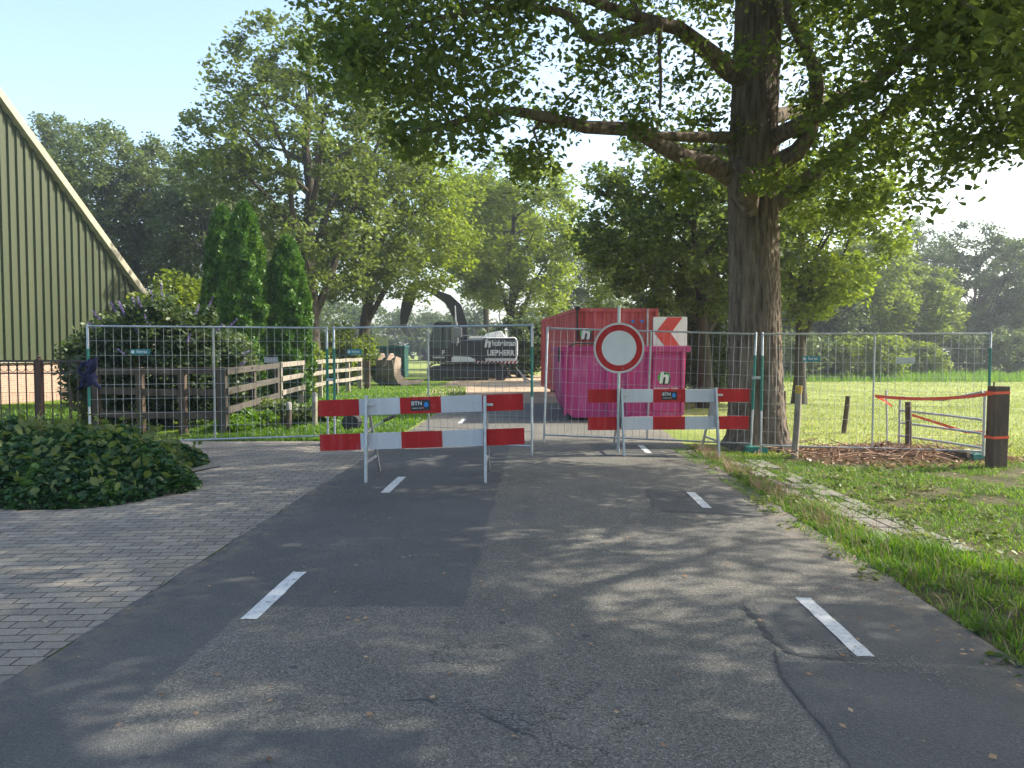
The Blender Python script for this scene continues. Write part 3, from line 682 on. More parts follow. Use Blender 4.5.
# shrubs
def shrub(name, loc, label, cat, R3, seed, mat, nclump=70, per=90, lsize=.1, crad=.32, stems=9, extra=None, group=None, shape='q', fill=.3, tall=1.0):
    rg = np.random.RandomState(seed); t = thing(name, loc, label, cat, 0, group)
    mb = MB(); sm = []
    for k in range(stems):
        a = k*2.4; e = np.array([math.cos(a)*R3[0]*.55, math.sin(a)*R3[1]*.55, R3[2]*rg.uniform(.9, 1.5)]); b = np.array([math.cos(a)*.02, math.sin(a)*.02, -.05])
        m = (b+e)/2+rg.normal(size=3)*.06; mb.tube([b, m, e], [.03, .02, .01], 5, caps=False); sm += samples([b, m, e], [.03, .02, .01])
    u = rg.normal(size=(nclump, 3)); u /= np.linalg.norm(u, axis=1)[:, None]; u[:, 2] = u[:, 2]
    c = u*(rg.uniform(fill, 1, nclump)**.5)[:, None]*np.array(R3); c[:, 2] += R3[2]; c[:, 2] = np.maximum(c[:, 2], .12)
    attach(mb, sm, c, rg, .03); mb.build('stem', bark2, t)
    V, F = leaf_mesh(clump_leaves(c, per, crad*rg.uniform(.7, 1.3, len(c)), rg, .9), lsize, rg, shape, up=.3)
    link('foliage', np_mesh('foliage', V, F, mat), t)
    if extra:                                     # flower spikes
        tipc = c[(c[:, 2] > R3[2]*.9)]; tipc = tipc[rg.permutation(len(tipc))[:extra]]
        for p in tipc:
            o = p-np.array([0,0,R3[2]]); o = o/np.linalg.norm(o/np.array(R3)); dirv = o/np.linalg.norm(o)*.7+np.array([0,0,.35]); s = np.array([0,0,R3[2]])+o*1.06
            pts = np.array([s+dirv*.24*f+rg.normal(size=3)*.012*(1.1-f) for f in np.linspace(0, 1, 44)])
            V, F = leaf_mesh(pts, .042, rg, 'q'); link('flower', np_mesh('flower', V, F, PURP), t)
    return t
shrub('buddleia_shrub', gp(165, 16.0), 'large dark butterfly bush with lilac flower spikes behind the left fence panel', 'shrub', (1.55,1.0,1.32), 3, BUD, 190, 120, .10, .30, extra=26)
shrub('hedge_shrub', gp(112, 17.0), 'dense dark shrub beside the barn, left of the butterfly bush', 'shrub', (.95,.9,1.12), 4, DARK, 120, 120, .10, .30)
shrub('hedge_shrub', gp(222, 18.2), 'dense dark shrub between the butterfly bush and the thujas', 'shrub', (.75,.9,1.0), 5, DARK, 110, 120, .10, .30)
shrub('elder_shrub', gp(176, 27), 'pale yellow-green bush rising behind the butterfly bush', 'shrub', (1.9,1.4,2.05), 6, OAKB, 120, 110, .17, .45)
shrub('garden_shrub', gp(303, 27), 'light green bush behind the wooden fence right of the thujas', 'shrub', (.8,.8,.9), 7, OAKB, 80, 100, .13, .35)
shrub('garden_shrub', gp(345, 35), 'light green undergrowth below the leafy tree behind the wooden fence', 'shrub', (1.6,1.2,1.3), 17, OAKB, 90, 100, .17, .4)
shrub('verge_shrub', gp(706, 25), 'dark ivy-grown undergrowth right of the magenta skip', 'shrub', (.95,1.0,1.75), 8, DARK, 130, 110, .12, .38)
shrub('verge_shrub', gp(668, 33), 'dark undergrowth behind the red and white arrow board', 'shrub', (1.5,1.1,1.7), 9, DARK, 100, 110, .17, .42)
shrub('verge_shrub', gp(518, 45), 'dark hedge bush between the excavator and the red container', 'shrub', (2.6,1.5,1.7), 10, DARK, 130, 110, .2, .5)
for i, (px, d, a, h) in enumerate([(790, 44, 2.2, 1.35), (825, 47, 2.2, 1.6), (868, 45, 2.4, 1.3), (1005, 52, 2.4, 1.5), (960, 52, 2.4, 1.4), (915, 49, 2.0, 1.1)]):
    shrub('field_shrub', gp(px, d), ['grey-green bush at the field edge nearest the oak trunk', 'tall dark bush at the field edge, second from the oak', 'pale green bush at the field edge behind the middle of the right fence panel', 'grey-green bush at the field edge right of the thick gate post', 'grey-green bush at the field edge above the metal gate hinge', 'low pale bush at the field edge above the metal gate'][i], 'shrub', (a,1.4,h), 30+i, [GREY, DARK, OAKB, GREY, DARK, OAKB][i], 80, 100, .2, .5)

# thujas: dense columns of upright sprays around dark inner branches
def thuja(px, d, H, rw, seed, label):
    rg = np.random.RandomState(seed); t = thing('thuja', gp(px, d), label, 'tree')
    mb = MB(); mb.tube([(0,0,-.05),(0,0,H*.5),(0,0,H*.93)], [.09,.06,.02], 8)
    for k in range(60):
        z = H*(.04+.88*k/60); a = k*2.4; r = rw*.62*(1-(z/H)**2.2)**.6; mb.tube([(0,0,z-.1),(math.cos(a)*r, math.sin(a)*r, z+.15)], [.02,.008], 4, caps=False)
    mb.build('trunk', bark2, t)
    n = 26000; z = rg.uniform(0, 1, n)**.9; a = rg.uniform(0, 6.283, n)
    prof = rw*(1-z**3.2)**.6*(.86+.14*np.minimum(1, z*6))
    bump = 1+.10*np.sin(a*5+z*17+seed)+.07*np.sin(a*9-z*31)+.05*np.sin(a*3+z*60)
    rr = prof*bump*(1-rg.exponential(.07, n).clip(0, .45))
    C = np.stack([np.cos(a)*rr, np.sin(a)*rr, z*H*.985+.03], 1)
    aim = np.stack([np.cos(a)*.5, np.sin(a)*.5, np.full(n, 1.1)], 1)
    V, F = leaf_mesh(C, .13, rg, 'q', up=0, aim=aim); link('crown', np_mesh('crown', V, F, THUJA), t)
thuja(224, 23.6, hgt(205, 23.6), .62, 1, 'narrow dark thuja column, leftmost of the three')
thuja(246, 22.4, hgt(201, 22.4), .70, 2, 'tallest thuja column, in the middle of the three')
thuja(288, 23.0, hgt(236, 23.0), .70, 3, 'shorter thuja column standing apart on the right')

# ---- barn
def barn():
    a = R(72); t = thing('barn', (0,0,0), 'big green corrugated barn with low brick base and cream roof edge at the left margin', 'barn')
    A = Vector((-15.0, 22.8, 0)); wd = Vector((math.cos(a), math.sin(a), 0)); nn = Vector((math.sin(a), -math.cos(a), 0))
    sE = 5.2; zE = hgt(293, 28.0)-.1; slope = math.tan(R(45.3)); sA = -2.6; zA = zE+(sE-sA)*slope
    def zr(s): return zE+(sE-s)*slope if s > sA else zA-(sA-s)*slope
    def Pw(s, o, z): return A+wd*s+nn*o+Vector((0,0,z))
    z0 = 1.22; s0 = sA-(sE-sA); pitch = .27
    m = MB(); s = s0; prof = [(0,0),(.10,0),(.125,.06),(.225,.06),(.27,0)]
    while s < sE-.01:
        for i in range(4):
            s1, o1 = s+prof[i][0], prof[i][1]; s2, o2 = min(s+prof[i+1][0], sE), prof[i+1][1]
            if s1 >= sE: break
            m.add([Pw(s1,o1,z0), Pw(s2,o2,z0), Pw(s2,o2,max(z0,zr(s2))), Pw(s1,o1,max(z0,zr(s1)))], [(0,1,2,3)])
        s += pitch
    m.build('cladding', cladg, t)
    # brick base
    bm_, ns, L = newmat('barn brick'); tc = ns.new('ShaderNodeTexCoord'); uvm = N(ns, 'ShaderNodeMapping'); L.new(tc.outputs['Object'], uvm.inputs[0])
    b = N(ns, 'ShaderNodeTexBrick', Scale=1.0); b.inputs['Brick Width'].default_value = .22; b.inputs['Row Height'].default_value = .065; b.inputs['Mortar Size'].default_value = .006
    b.inputs['Color1'].default_value = (.34,.20,.14,1); b.inputs['Color2'].default_value = (.42,.27,.19,1); b.inputs['Mortar'].default_value = (.45,.40,.33,1)
    L.new(uvm.outputs[0], b.inputs[0]); p = N(ns, 'ShaderNodeBsdfPrincipled', Roughness=.9); L.new(b.outputs[0], p.inputs['Base Color'])
    oo = ns.new('ShaderNodeOutputMaterial'); L.new(p.outputs[0], oo.inputs[0])
    br = MB(); br.box(s0, sE, 0, z0-.01, -.15, .0)      # local x along the wall, y up, z outward
    o = br.build('brick_base', bm_, t); M = Matrix((( wd.x, 0, nn.x, A.x), (wd.y, 0, nn.y, A.y), (0, 1, 0, 0), (0, 0, 0, 1))); o.matrix_local = M
    f = MB()
    f.beam(Pw(sE+.35, .12, zr(sE+.35)+.12), Pw(sA, .12, zA+.12), .26, .21, up=(0,0,1))
    f.beam(Pw(sA, .12, zA+.12), Pw(s0-.35, .12, zr(s0-.35)+.12), .30, .30)
    f.build('fascia', fasc, t, bevel=.01)
    tr = MB(); tr.beam(Pw(s0, .05, z0+.02), Pw(sE, .05, z0+.02), .10, .05); tr.build('drip_trim', fasc, t)
    rf = MB(); dp = -22
    for (sa, sb) in ((sE+.4, sA), (s0-.4, sA)):
        za = zr(sa)+.28; zb = zA+.28
        rf.add([Pw(sa,.1,za), Pw(sb,.1,zb), Pw(sb,dp,zb), Pw(sa,dp,za), Pw(sa,.1,za-.08), Pw(sb,.1,zb-.08), Pw(sb,dp,zb-.08), Pw(sa,dp,za-.08)], [(0,1,2,3),(7,6,5,4),(0,4,5,1),(1,5,6,2),(2,6,7,3),(3,7,4,0)])
    rf.build('roof', roofm, t)
    wl = MB()
    for s_ in (sE-.05, s0+.05):
        wl.add([Pw(s_,-.1,0), Pw(s_,dp,0), Pw(s_,dp,zE), Pw(s_,-.1,zE)], [(0,1,2,3)])
    wl.add([Pw(s0,dp,0), Pw(sE,dp,0), Pw(sE,dp,zE), Pw(sA,dp,zA), Pw(s0,dp,zE)], [(0,1,2,3,4)])
    wl.build('rear_wall', cladg, t)
barn()

# ---- black iron garden fence in front of the barn lawn
def iron_fence():
    d = 13.3; a = gp(-70, d); b = gp(84, d+.1); L = (b-a).length; t = thing('iron_fence', a, 'black iron bar fence with a row of rings in front of the barn lawn', 'fence', math.atan2(b.y-a.y, b.x-a.x))
    top = hgt(361, d); m = MB()
    for q_ in ((-.02,.02,top-.02,top+.015),(-.008,.008,top-.225,top-.2),(-.015,.015,.12,.15)): m = MB(); m.box(0, L, *q_); m.build('rail', ironblk, t)
    bars = MB(); x = .0
    while x < L: bars.box(x-.008, x+.008, -.008, .008, .03, top-.02); x += .146
    bars.build('bar', ironblk, t)
    rg_ = MB(); x = .073
    while x < L:
        rg_.tube([(x+math.cos(k*math.pi/6)*.066, 0, top-.112+math.sin(k*math.pi/6)*.078) for k in range(13)], .006, 5, False); x += .146
    rg_.build('ring', ironblk, t)
    px_ = gp(36, d); 
    for xx in ((px_-a).length, (px_-a).length-2.4+1.3*0, ):
        if xx < 0: continue
        p = MB(); p.box(xx-.045, xx+.045, -.045, .045, -.05, top+.03); p.tube([(xx,0,top+.03),(xx,0,top+.05),(xx,0,top+.07),(xx,0,top+.1)], [.05,.025,.04,.008], 8)
        p.build('post', ironpost, t, bevel=.006)
iron_fence()
# low wire mesh fence just behind it
def lowmesh():
    a = gp(-60, 13.9); b = gp(92, 14.0); L = (b-a).length; t = thing('wire_fence', a, 'low dark wire mesh fence just behind the iron fence', 'fence', math.atan2(b.y-a.y, b.x-a.x))
    m = MB(); x = 0
    while x < L: m.tube([(x,0,0),(x,0,.83)], .0022, 4, False); x += .06
    for z in (.2,.4,.6,.83): m.tube([(0,0,z),(L,0,z)], .003, 4, False)
    m.build('mesh', ironblk, t)
    for xx in (.6, 2.3): p = MB(); p.tube([(xx,0,-.05),(xx,0,.9)], .012, 6); p.build('post', ironblk, t)
lowmesh()

# ---- temporary mesh fence panels
PW, PH = 3.5, 2.0
def panel_proto():
    t = thing('mesh_fence_panel', (0,0,0), 'x', 'fence panel', group='temporary mesh fence panels across the road')
    for x in (0, PW):
        m = MB(); m.tube([(x,0,-.0),(x,0,PH-.015),(x,0,PH)], [.019,.019,.010], 8); m.build('post', galv, t, smooth=True)
    for zr_ in (PH-.03, .15): m = MB(); m.tube([(.015,0,zr_),(PW-.015,0,zr_)], .015, 8); m.build('rail', galv, t, smooth=True)
    m = MB(); m.tube([(PW/2+.02,0,.15),(PW/2+.02,0,PH-.03)], .013, 8); m.build('middle_post', galv, t, smooth=True)
    m = MB(); nx = 30
    for i in range(1, nx): x = PW*i/nx; m.tube([(x,-.012,.15),(x,-.012,PH-.03)], .0027, 4, False)
    for i in range(1, 8): z = .15+(PH-.18)*i/8; m.tube([(0,-.017,z),(PW,-.017,z)], .0027, 4, False)
    m.build('wire_mesh', wire, t)
    return t
def textmesh(s, size, ext=.001, bold=0):
    c = bpy.data.curves.new('t', 'FONT'); c.body = s; c.size = size; c.extrude = ext; c.offset = bold; c.align_x = 'CENTER'; c.align_y = 'CENTER'
    o = bpy.data.objects.new('t', c); col.objects.link(o); dg = bpy.context.evaluated_depsgraph_get()
    me = bpy.data.meshes.new_from_object(o.evaluated_get(dg)); bpy.data.objects.remove(o); return me
def text(s, size, mat, parent, loc, name='lettering', rz=0, bold=0, rx=R(90), sx=1):
    me = textmesh(s, size, .001, bold); me.materials.clear(); me.materials.append(mat)
    o = link(name, me, parent, loc); o.rotation_euler = (rx, 0, rz); o.scale = (sx, 1, 1); return o
proto = panel_proto(); panels = [proto]+[copy_tree(proto) for _ in range(3)]
psp = [  # (left px, d), (right px, d), z offset left,right, label
 ((88,11.95),(327,13.0),'mesh fence panel at the left, in front of the butterfly bush and the wooden fence'),
 ((334,12.95),(532,11.55),'mesh fence panel behind the left barrier, standing open toward the road'),
 ((544,13.15),(752,12.75),'mesh fence panel behind the round sign, in front of the magenta skip'),
 ((762,12.55),(990,11.9),'mesh fence panel at the right, in front of the sunny field')]
ends = []
for i, (l, r, lab) in enumerate(psp):
    o = panels[i]
    a = gp(*l); b = gp(*r); v = b-a
    for e in (a, b): pass
    o.location = a; o.rotation_euler = (0, -math.atan2(v.z, math.hypot(v.x, v.y)), math.atan2(v.y, v.x)); o.scale = (v.length/PW, 1, 1)
    o['label'] = lab; ends.append((a, b, o))
    # coloured sleeves (only some posts have them)
    for (x, z0, z1, on) in ((0,.72,1.62,i != 2), (PW,.72,1.62,i in (0,2)), (PW,1.0,1.75,i == 3), (PW,.9,1.65,i == 1), (0,.0,.0,False)):
        if on:
            m = MB(); m.tube([(x,0,z0),(x,0,z1)], .0215, 8); m.build('post_sleeve', teal, o, smooth=True)
    # small maker's plate
    if i in (0, 1, 2, 3):
        u = (.72/3.5*PW, .42, 1.0, .78)[i]; zz = 1.57
        sg = MB(); sg.box(u-.14, u+.14, -.030, -.024, zz-.043, zz+.043); sgo = sg.build('maker_plate', tealsign, o)
        k = MB(); k.tube([(u-.105,-.031,zz),(u-.105,-.033,zz)], .026, 14); k.build('plate_dot', signwhite, sgo)
        text('heras', .07, signwhite, sgo, (u+.025, -.032, zz+.005), bold=.001)
# number plate on the first panel
a, b, o = ends[0]
m = MB(); m.box(2.52, 2.73, -.032, -.026, 1.39, 1.485); npo = m.build('number_plate', greyp, o); text('4 7 5', .06, signwhite, npo, (2.625,-.034,1.437))
# small grey plate on the last panel
a, b, o = ends[3]
m = MB(); m.box(2.1, 2.38, -.03, -.024, 1.5, 1.6); m.build('number_plate', galv, o)
# couplers
def coupler(p, z, label):
    t = MB(); t.box(-.075,.075,-.028,.028,-.022,.022); t.tube([(0,-.028,0),(0,-.05,0)], .012, 6)
    o = t.build('fence_coupler', galv, None, (p.x, p.y, p.z+z), bevel=.004); tag(o, label, 'clamp', 'steel clamps joining the fence panels')
coupler((ends[0][1]+ends[1][0])/2, 1.1, 'steel clamp between the two left mesh fence panels')
coupler((ends[2][1]+ends[3][0])/2, 1.25, 'steel clamp between the two right mesh fence panels')
# panel feet
def foot(p, label, mat=teal, rz=0, L=.46, w_=.2):
    m = MB(); h = .12
    r0 = [(-L/2,-w_/2,0),(L/2,-w_/2,0),(L/2,w_/2,0),(-L/2,w_/2,0)]; r1 = [(x*.93,y*.86,h) for x, y, z in r0]; m.loft([r0, r1])
    for k in (-.3, 0, .3): m.tube([(k*L, 0, h), (k*L, 0, h+.012)], .03, 10)
    o = m.build('ballast_block', mat, None, p, bevel=.012); o.rotation_euler = (0,0,rz); tag(o, label, 'ballast block', 'blocks carrying the fence panels')
foot((ends[2][1]+ends[3][0])/2, 'teal block under the panel joint beside the oak', rz=.05, L=.36)
foot(ends[3][1]+Vector((-.12,-.03,0)), 'teal block at the foot of the thick gate post', rz=.1, L=.40)
foot((ends[0][1]+ends[1][0])/2+Vector((-.02,0,0)), 'dark grey block under the panel joint behind the left barrier', rubber, rz=1.4, L=.42)

# navy cloth knotted round the first post
def cloth():
    p = ends[0][0]+Vector((0,0,1.22)); rg = random.Random(3); m = MB()
    for k in range(6):
        a = k*1.05; q0 = Vector((math.cos(a)*.03, math.sin(a)*.03, .1-.02*k)); pts = [q0]
        for j in range(5): pts.append(pts[-1]+Vector((rg.uniform(-.06,.06)+(-.03 if k % 2 else .03), rg.uniform(-.05,.02), -.055 if k < 4 else .05)))
        m.tube(pts, [.035,.055,.06,.05,.035,.012], 8)
    m.tube([(0,0,.2),(-.07,-.02,.17),(-.13,-.02,.08),(-.10,-.02,.0),(-.02,-.02,-.03)], [.02,.03,.028,.03,.02], 8)
    tag(m.build('cloth', navy, None, p, smooth=True), 'navy blue cloth knotted round the leftmost fence post', 'cloth')
cloth()

# ---- barriers
def barrier(loc, rz, roll, xoff, labels, hlen=1.25, legs=(-.82,.66), post=False):
    t = thing('road_barrier', loc, labels, 'barrier', rz, 'red and white barriers closing the road')
    W = .5
    for zc in (.93, .51):
        m = MB(); 
        for k in range(5):
            m.cur = 0 if k % 2 == 0 else 1
            x0 = -hlen+k*W; m.box(x0+.0004, x0+W-.0004, -.012, .012, zc-.1, zc+.1)
        o = m.build('board', [refl_red, refl_white], t); o.rotation_euler = (0, -roll, 0)
        if zc > .8:
            pl = MB(); pl.box(-.12,.12,-.016,-.0125,zc-.065,zc+.065); po = pl.build('company_plate', black, o, bevel=.002)
            text('BTN', .068, signwhite, po, (-.045, -.0175, zc+.022), bold=.0015)
            q = MB(); q.box(-.10,-.03,-.0175,-.0165,zc-.04,zc-.028); q.box(-.02,.02,-.0175,-.0165,zc-.04,zc-.028); q.build('small_print', greyp, po)
            dr = MB(); dr.prism([(.07+.03*math.cos(a)*(1 if math.sin(a) < .3 else .75), zc+.008+.034*math.sin(a)) for a in np.linspace(0, 6.283, 19)[:-1]], -.0185, -.0165); dr.build('blue_drop', blue, po)
            orr = MB(); orr.box(.025,.04,-.0175,-.0165,zc-.042,zc-.02); orr.build('orange_mark', orange_print, po)
    for x in legs:
        m = MB(); hx = .0
        z = 1.04
        m.beam((x,-.02,z),(x+.015,-.16,0),.060,.030, up=(1,0,0)); m.beam((x,.03,z-.04),(x+.02,.70,0),.050,.026, up=(1,0,0))
        m.beam((x+.01,-.125,.24),(x+.012,.50,.24),.02,.03)
        m.beam((x+.005,-.06,.6),(x+.005,.2,.62),.02,.03)
        m.add([(x-.02,-.035,1.03),(x-.02,.05,1.03),(x-.02,.2,.45),(x-.02,-.10,.45),(x-.016,-.035,1.03),(x-.016,.05,1.03),(x-.016,.2,.45),(x-.016,-.10,.45)], [(0,1,2,3),(7,6,5,4),(0,4,5,1),(1,5,6,2),(2,6,7,3),(3,7,4,0)])
        m.box(x-.018,x+.022,-.03,.0-.013,.8,1.05)
        m.box(x-.02,x+.1,-.055,-.03,.925,.955)
        m.build('leg', galv, t, bevel=.002)
    return t
barrier(gp(423, 9.35), R(-1), R(2.0), 0, 'red and white barrier on steel trestles standing in the left lane', legs=(-.69,.75))
B2 = gp(669.5, 11.75)
barrier(B2, R(4), R(.0), 0, 'red and white barrier at the right, in front of the magenta skip', legs=(-.74,.72))
# round sign on its pole at the second barrier
def roundsign():
    D = 11.62; p = at(619, 350, D); g = gz(p.x, p.y); t = thing('round_road_sign', (p.x, p.y, g), 'round white traffic sign with red ring on a thin pole before the skip', 'road sign')
    zc = hgt(348, D)-g; m = MB(); m.tube([(.0,.03,.05),(0,.03,hgt(306, D)-g)], .024, 12); m.build('pole', galv, t, smooth=True)
    r = .375
    m = MB(); m.tube([(0,-.004,zc),(0,.006,zc)], r, 64); m.build('back_plate', signwhite, t)
    m = MB(); n = 64
    def ringm(r0, r1, y):
        vs = []; fs = []
        for k in range(n):
            a = 2*math.pi*k/n; c, s = math.cos(a), math.sin(a)
            vs += [(c*r0, y, zc+s*r0), (c*r1, y, zc+s*r1), (c*r0, y+.002, zc+s*r0), (c*r1, y+.002, zc+s*r1)]
        for k in range(n):
            a = k*4; b = (k+1) % n*4; fs += [(a,a+1,b+1,b), (a+2,b+2,b+3,a+3), (a+1,a+3,b+3,b+1), (a,b,b+2,a+2)]
        return vs, fs
    m.add(*ringm(.262, .352, -.0085)); m.build('red_ring', refl_red, t)
    m = MB(); m.tube([(0,-.0078,zc),(0,-.0065,zc)], .262, 64); m.build('white_disc', signwhite, t)
    m = MB(); m.add(*ringm(r-.004, r+.008, -.010)); m.add(*ringm(r-.004, r+.008, .004)); m.build('rim', galv, t)
    m = MB(); 
    for dz in (-.18,.18): m = MB(); m.box(-.05,.05,.006,.05,zc+dz-.02,zc+dz+.02); m.build('bracket', galv, t)
roundsign()

# ---- logos
HP = [(0,0),(.27,0),(.33,.42),(.37,.53),(.45,.57),(.52,.53),(.53,.44),(.47,0),(.74,0),(.81,.5),(.79,.65),(.70,.76),(.57,.79),(.44,.76),(.37,.70),(.41,1.02),(.14,1.02)]
def logo(parent, x, y, z, s, disc=True):
    """slanted h with a dark shadow on a green disc; facing -Y at plane y"""
    if disc:
        m = MB(); m.prism([(x+.42*s+.56*s*math.cos(a), z+.5*s+.52*s*math.sin(a)) for a in np.linspace(0, 6.283, 33)[:-1]], y-.004, y-.001); root = m.build('logo', green_print, parent)
    m = MB(); m.prism([(x+(p[0]+.17)*s, z+(p[1]-.10)*s) for p in HP], y-.008, y-.005); 
    if not disc: root = m.build('logo', black, parent)
    else: m.build('logo_shadow', black, root)
    m = MB(); m.prism([(x+p[0]*s, z+p[1]*s) for p in HP], y-.012, y-.009); m.build('logo_letter', exwhite, root)
    return root

# ---- magenta skip
def skip():
    D = 17.2; x0 = at(559, 350, D).x; x1 = at(690.5, 350, D).x; W = x1-x0; zt = hgt(346.5, D)+.07; t = thing('waste_container', (x0, D, -.06), 'dented magenta steel skip with ribbed sides behind the round sign', 'skip', 0)
    dep = 3.6; B = MB()
    # hollow body: outer shell tapering down, rounded lower left corner
    def prof(y, ins):
        return [(.05+ins,y,zt-.02),(.07+ins,y,.9),(.13+ins,y,.42),(.2+ins,y,.24),(.34+ins,y,.14),(W-.16-ins,y,.14),(W-.12-ins,y,.4),(W-.07-ins,y,zt-.02)]
    o0 = prof(.08,0); o1 = prof(dep,0)
    B.loft([o0, o1], caps=False, closed=False)
    i0 = [(x, .13, max(z, .2)) for x, y, z in prof(0,.05)]; i1 = [(x, dep-.05, max(z, .2)) for x, y, z in prof(0,.05)]
    B.loft([i0, i1], caps=False, closed=False)
    for yy, P_ in ((.08, o0), (.13, i0), (dep, o1), (dep-.05, i1)):
        B.add(P_, [tuple(range(len(P_)))])
    B.build('body', pink, t)
    lip = MB(); 
    lip.box(0, W, .0, .12, zt-.13, zt); lip.box(0, W, dep-.08, dep+.04, zt-.13, zt); lip.box(0, .12, .12, dep-.08, zt-.13, zt); lip.box(W-.12, W, .12, dep-.08, zt-.13, zt)
    lip.build('rim', pinkd, t, bevel=.012)
    for xr in (.14, 1.12, 1.55, W-.92, W-.16):
        m = MB(); m.box(xr-.035, xr+.035, .015, .085, .2, zt-.125); m.build('rib', pink, t, bevel=.01)
    m = MB(); m.box(W-.83, W-.2, .055, .08, .28, zt-.2); m.build('front_panel', pink, t, bevel=.01)
    for y_ in (.3, dep-.5): m = MB(); m.box(.25, W-.25, y_, y_+.12, .0, .14); m.build('skid', rubber, t)
    logo(t, W-.68, .053, .93-.02, .26); text('hobelman', .085, exwhite, t, (W-.63,.050,.80), bold=.001); text('halle', .085, exwhite, t, (W-.33,.050,.80), bold=.001)
    m = MB(); m.tube([(.0,-.02,zt-.35),(.0,-.02,zt-.02)], .025, 8); m.tube([(.22,-.01,zt),(.4,.02,zt+.07),(.75,.02,zt+.06),(1.0,.02,zt+.0)], .022, 6); m.build('hook', rubber, t)
    m = MB()
    for k in range(8): a_ = random.Random(k); m.box(.5+a_.uniform(-.3,.6), .75+a_.uniform(-.3,.6), .3+.3*k, .6+.3*k, zt-.3, zt-.05+a_.uniform(0,.05))
    d_ = m.build('rubble', concrete, None, (x0, D, -.06), bevel=.02); tag(d_, 'grey rubble lying inside the magenta skip', 'rubble')
skip()
# ---- red container behind
def redcont():
    n = at(575, 350, 21.4); f = at(541, 350, 29.5); v = (f-n); L = v.length; ang = math.atan2(v.y, v.x)-R(90)
    W = 2.35; zt = 2.76; z0 = .22
    t = thing('roof_container', (n.x, n.y, 0), 'tall faded red steel container standing behind the magenta skip', 'container', ang)
    def wall(p0, p1, out, name, n_):    # ribbed sheet wall from p0 to p1 in local xy
        p0 = Vector(p0); p1 = Vector(p1); d = (p1-p0); out = Vector(out); rows = []; m = MB()
        prof = [(0,0),(.3,0),(.42,-.04),(.88,-.04),(1,0)]; ps = []
        for i in range(n_):
            for (f_, o_) in prof[:-1]: ps.append(p0+d*((i+f_)/n_)+out*o_)
        ps.append(p1)
        for i in range(len(ps)-1):
            a, b = ps[i], ps[i+1]; m.add([(a.x,a.y,z0+.1),(b.x,b.y,z0+.1),(b.x,b.y,zt-.08),(a.x,a.y,zt-.08)], [(0,1,2,3)])
        return m.build(name, redc, t)
    wall((0.02,0.02),(W-.02,.02),(0,-1),'front_wall',9); wall((.02,.02),(.02,L),(-1,0),'side_wall',22); wall((W-.02,.02),(W-.02,L),(1,0),'side_wall',22); wall((0,L),(W,L),(0,1),'rear_wall',9)
    m = MB()
    for x in (.0, W-.09):
        for y in (-.02, L-.08): m.box(x, x+.09, y, y+.1, z0, zt)
    m.build('corner_post', redc, t, bevel=.01)
    m = MB()
    for z in (z0, zt-.1):
        m.box(.09, W-.09, -.015, .07, z, z+.1); m.box(.005, .08, .08, L-.08, z, z+.1); m.box(W-.08, W-.005, .08, L-.08, z, z+.1); m.box(.09, W-.09, L-.07, L+.01, z, z+.1)
    m.build('frame', redc, t, bevel=.008)
    m = MB(); m.tube([(.06,-.05,zt-.9),(.06,-.05,zt+.02)], .03, 8); m.tube([(.0,-.05,zt+.0),(.12,-.05,zt+.0)], .055, 10); m.build('locking_bar', rubber, t, smooth=True)
    m = MB(); m.tube([(W-.32,-.045,z0+.1),(W-.32,-.045,zt-.02)], .025, 8); m.build('door_rod', galv, t)
    for x in (1.62, 1.88):
        m = MB(); m.tube([(x,-.022,zt-.36),(x,-.03,zt-.36)], .045, 12); m.build('badge', blue, t)
    logo(t, .17, -.045, zt-.86, .30)
    for y_ in (.3, L-.6): m = MB(); m.box(.3, W-.3, y_, y_+.15, 0, z0); m.build('skid', rubber, t)
redcont()
# ---- chevron board
def chevron():
    D = 20.6; x0 = at(653, 350, D).x; x1 = at(687, 350, D).x; zt = hgt(317, D); zb = hgt(350, D); S = x1-x0; H = zt-zb
    t = thing('arrow_board', (x0, D, gz(x0, D)), 'white board with red chevron pointing left, above the magenta skip', 'road sign'); g = -gz(x0, D)
    m = MB(); m.box(0, S, 0, .03, zb+g, zt+g); m.build('board', white, t, bevel=.004)
    m = MB(); zc = (zb+zt)/2+g; h = H/2-.012
    m.prism([(.04,zc),(.42*S,zc+h),(.86*S,zc+h),(.52*S,zc),(.86*S,zc-h),(.42*S,zc-h)], -.008, -.004); m.build('chevron', chev_red, t)
    for x in (.15, S-.15): m = MB(); m.tube([(x,.055,0),(x,.055,zt+g-.03)], .024, 8); m.build('pole', galv, t)
chevron()

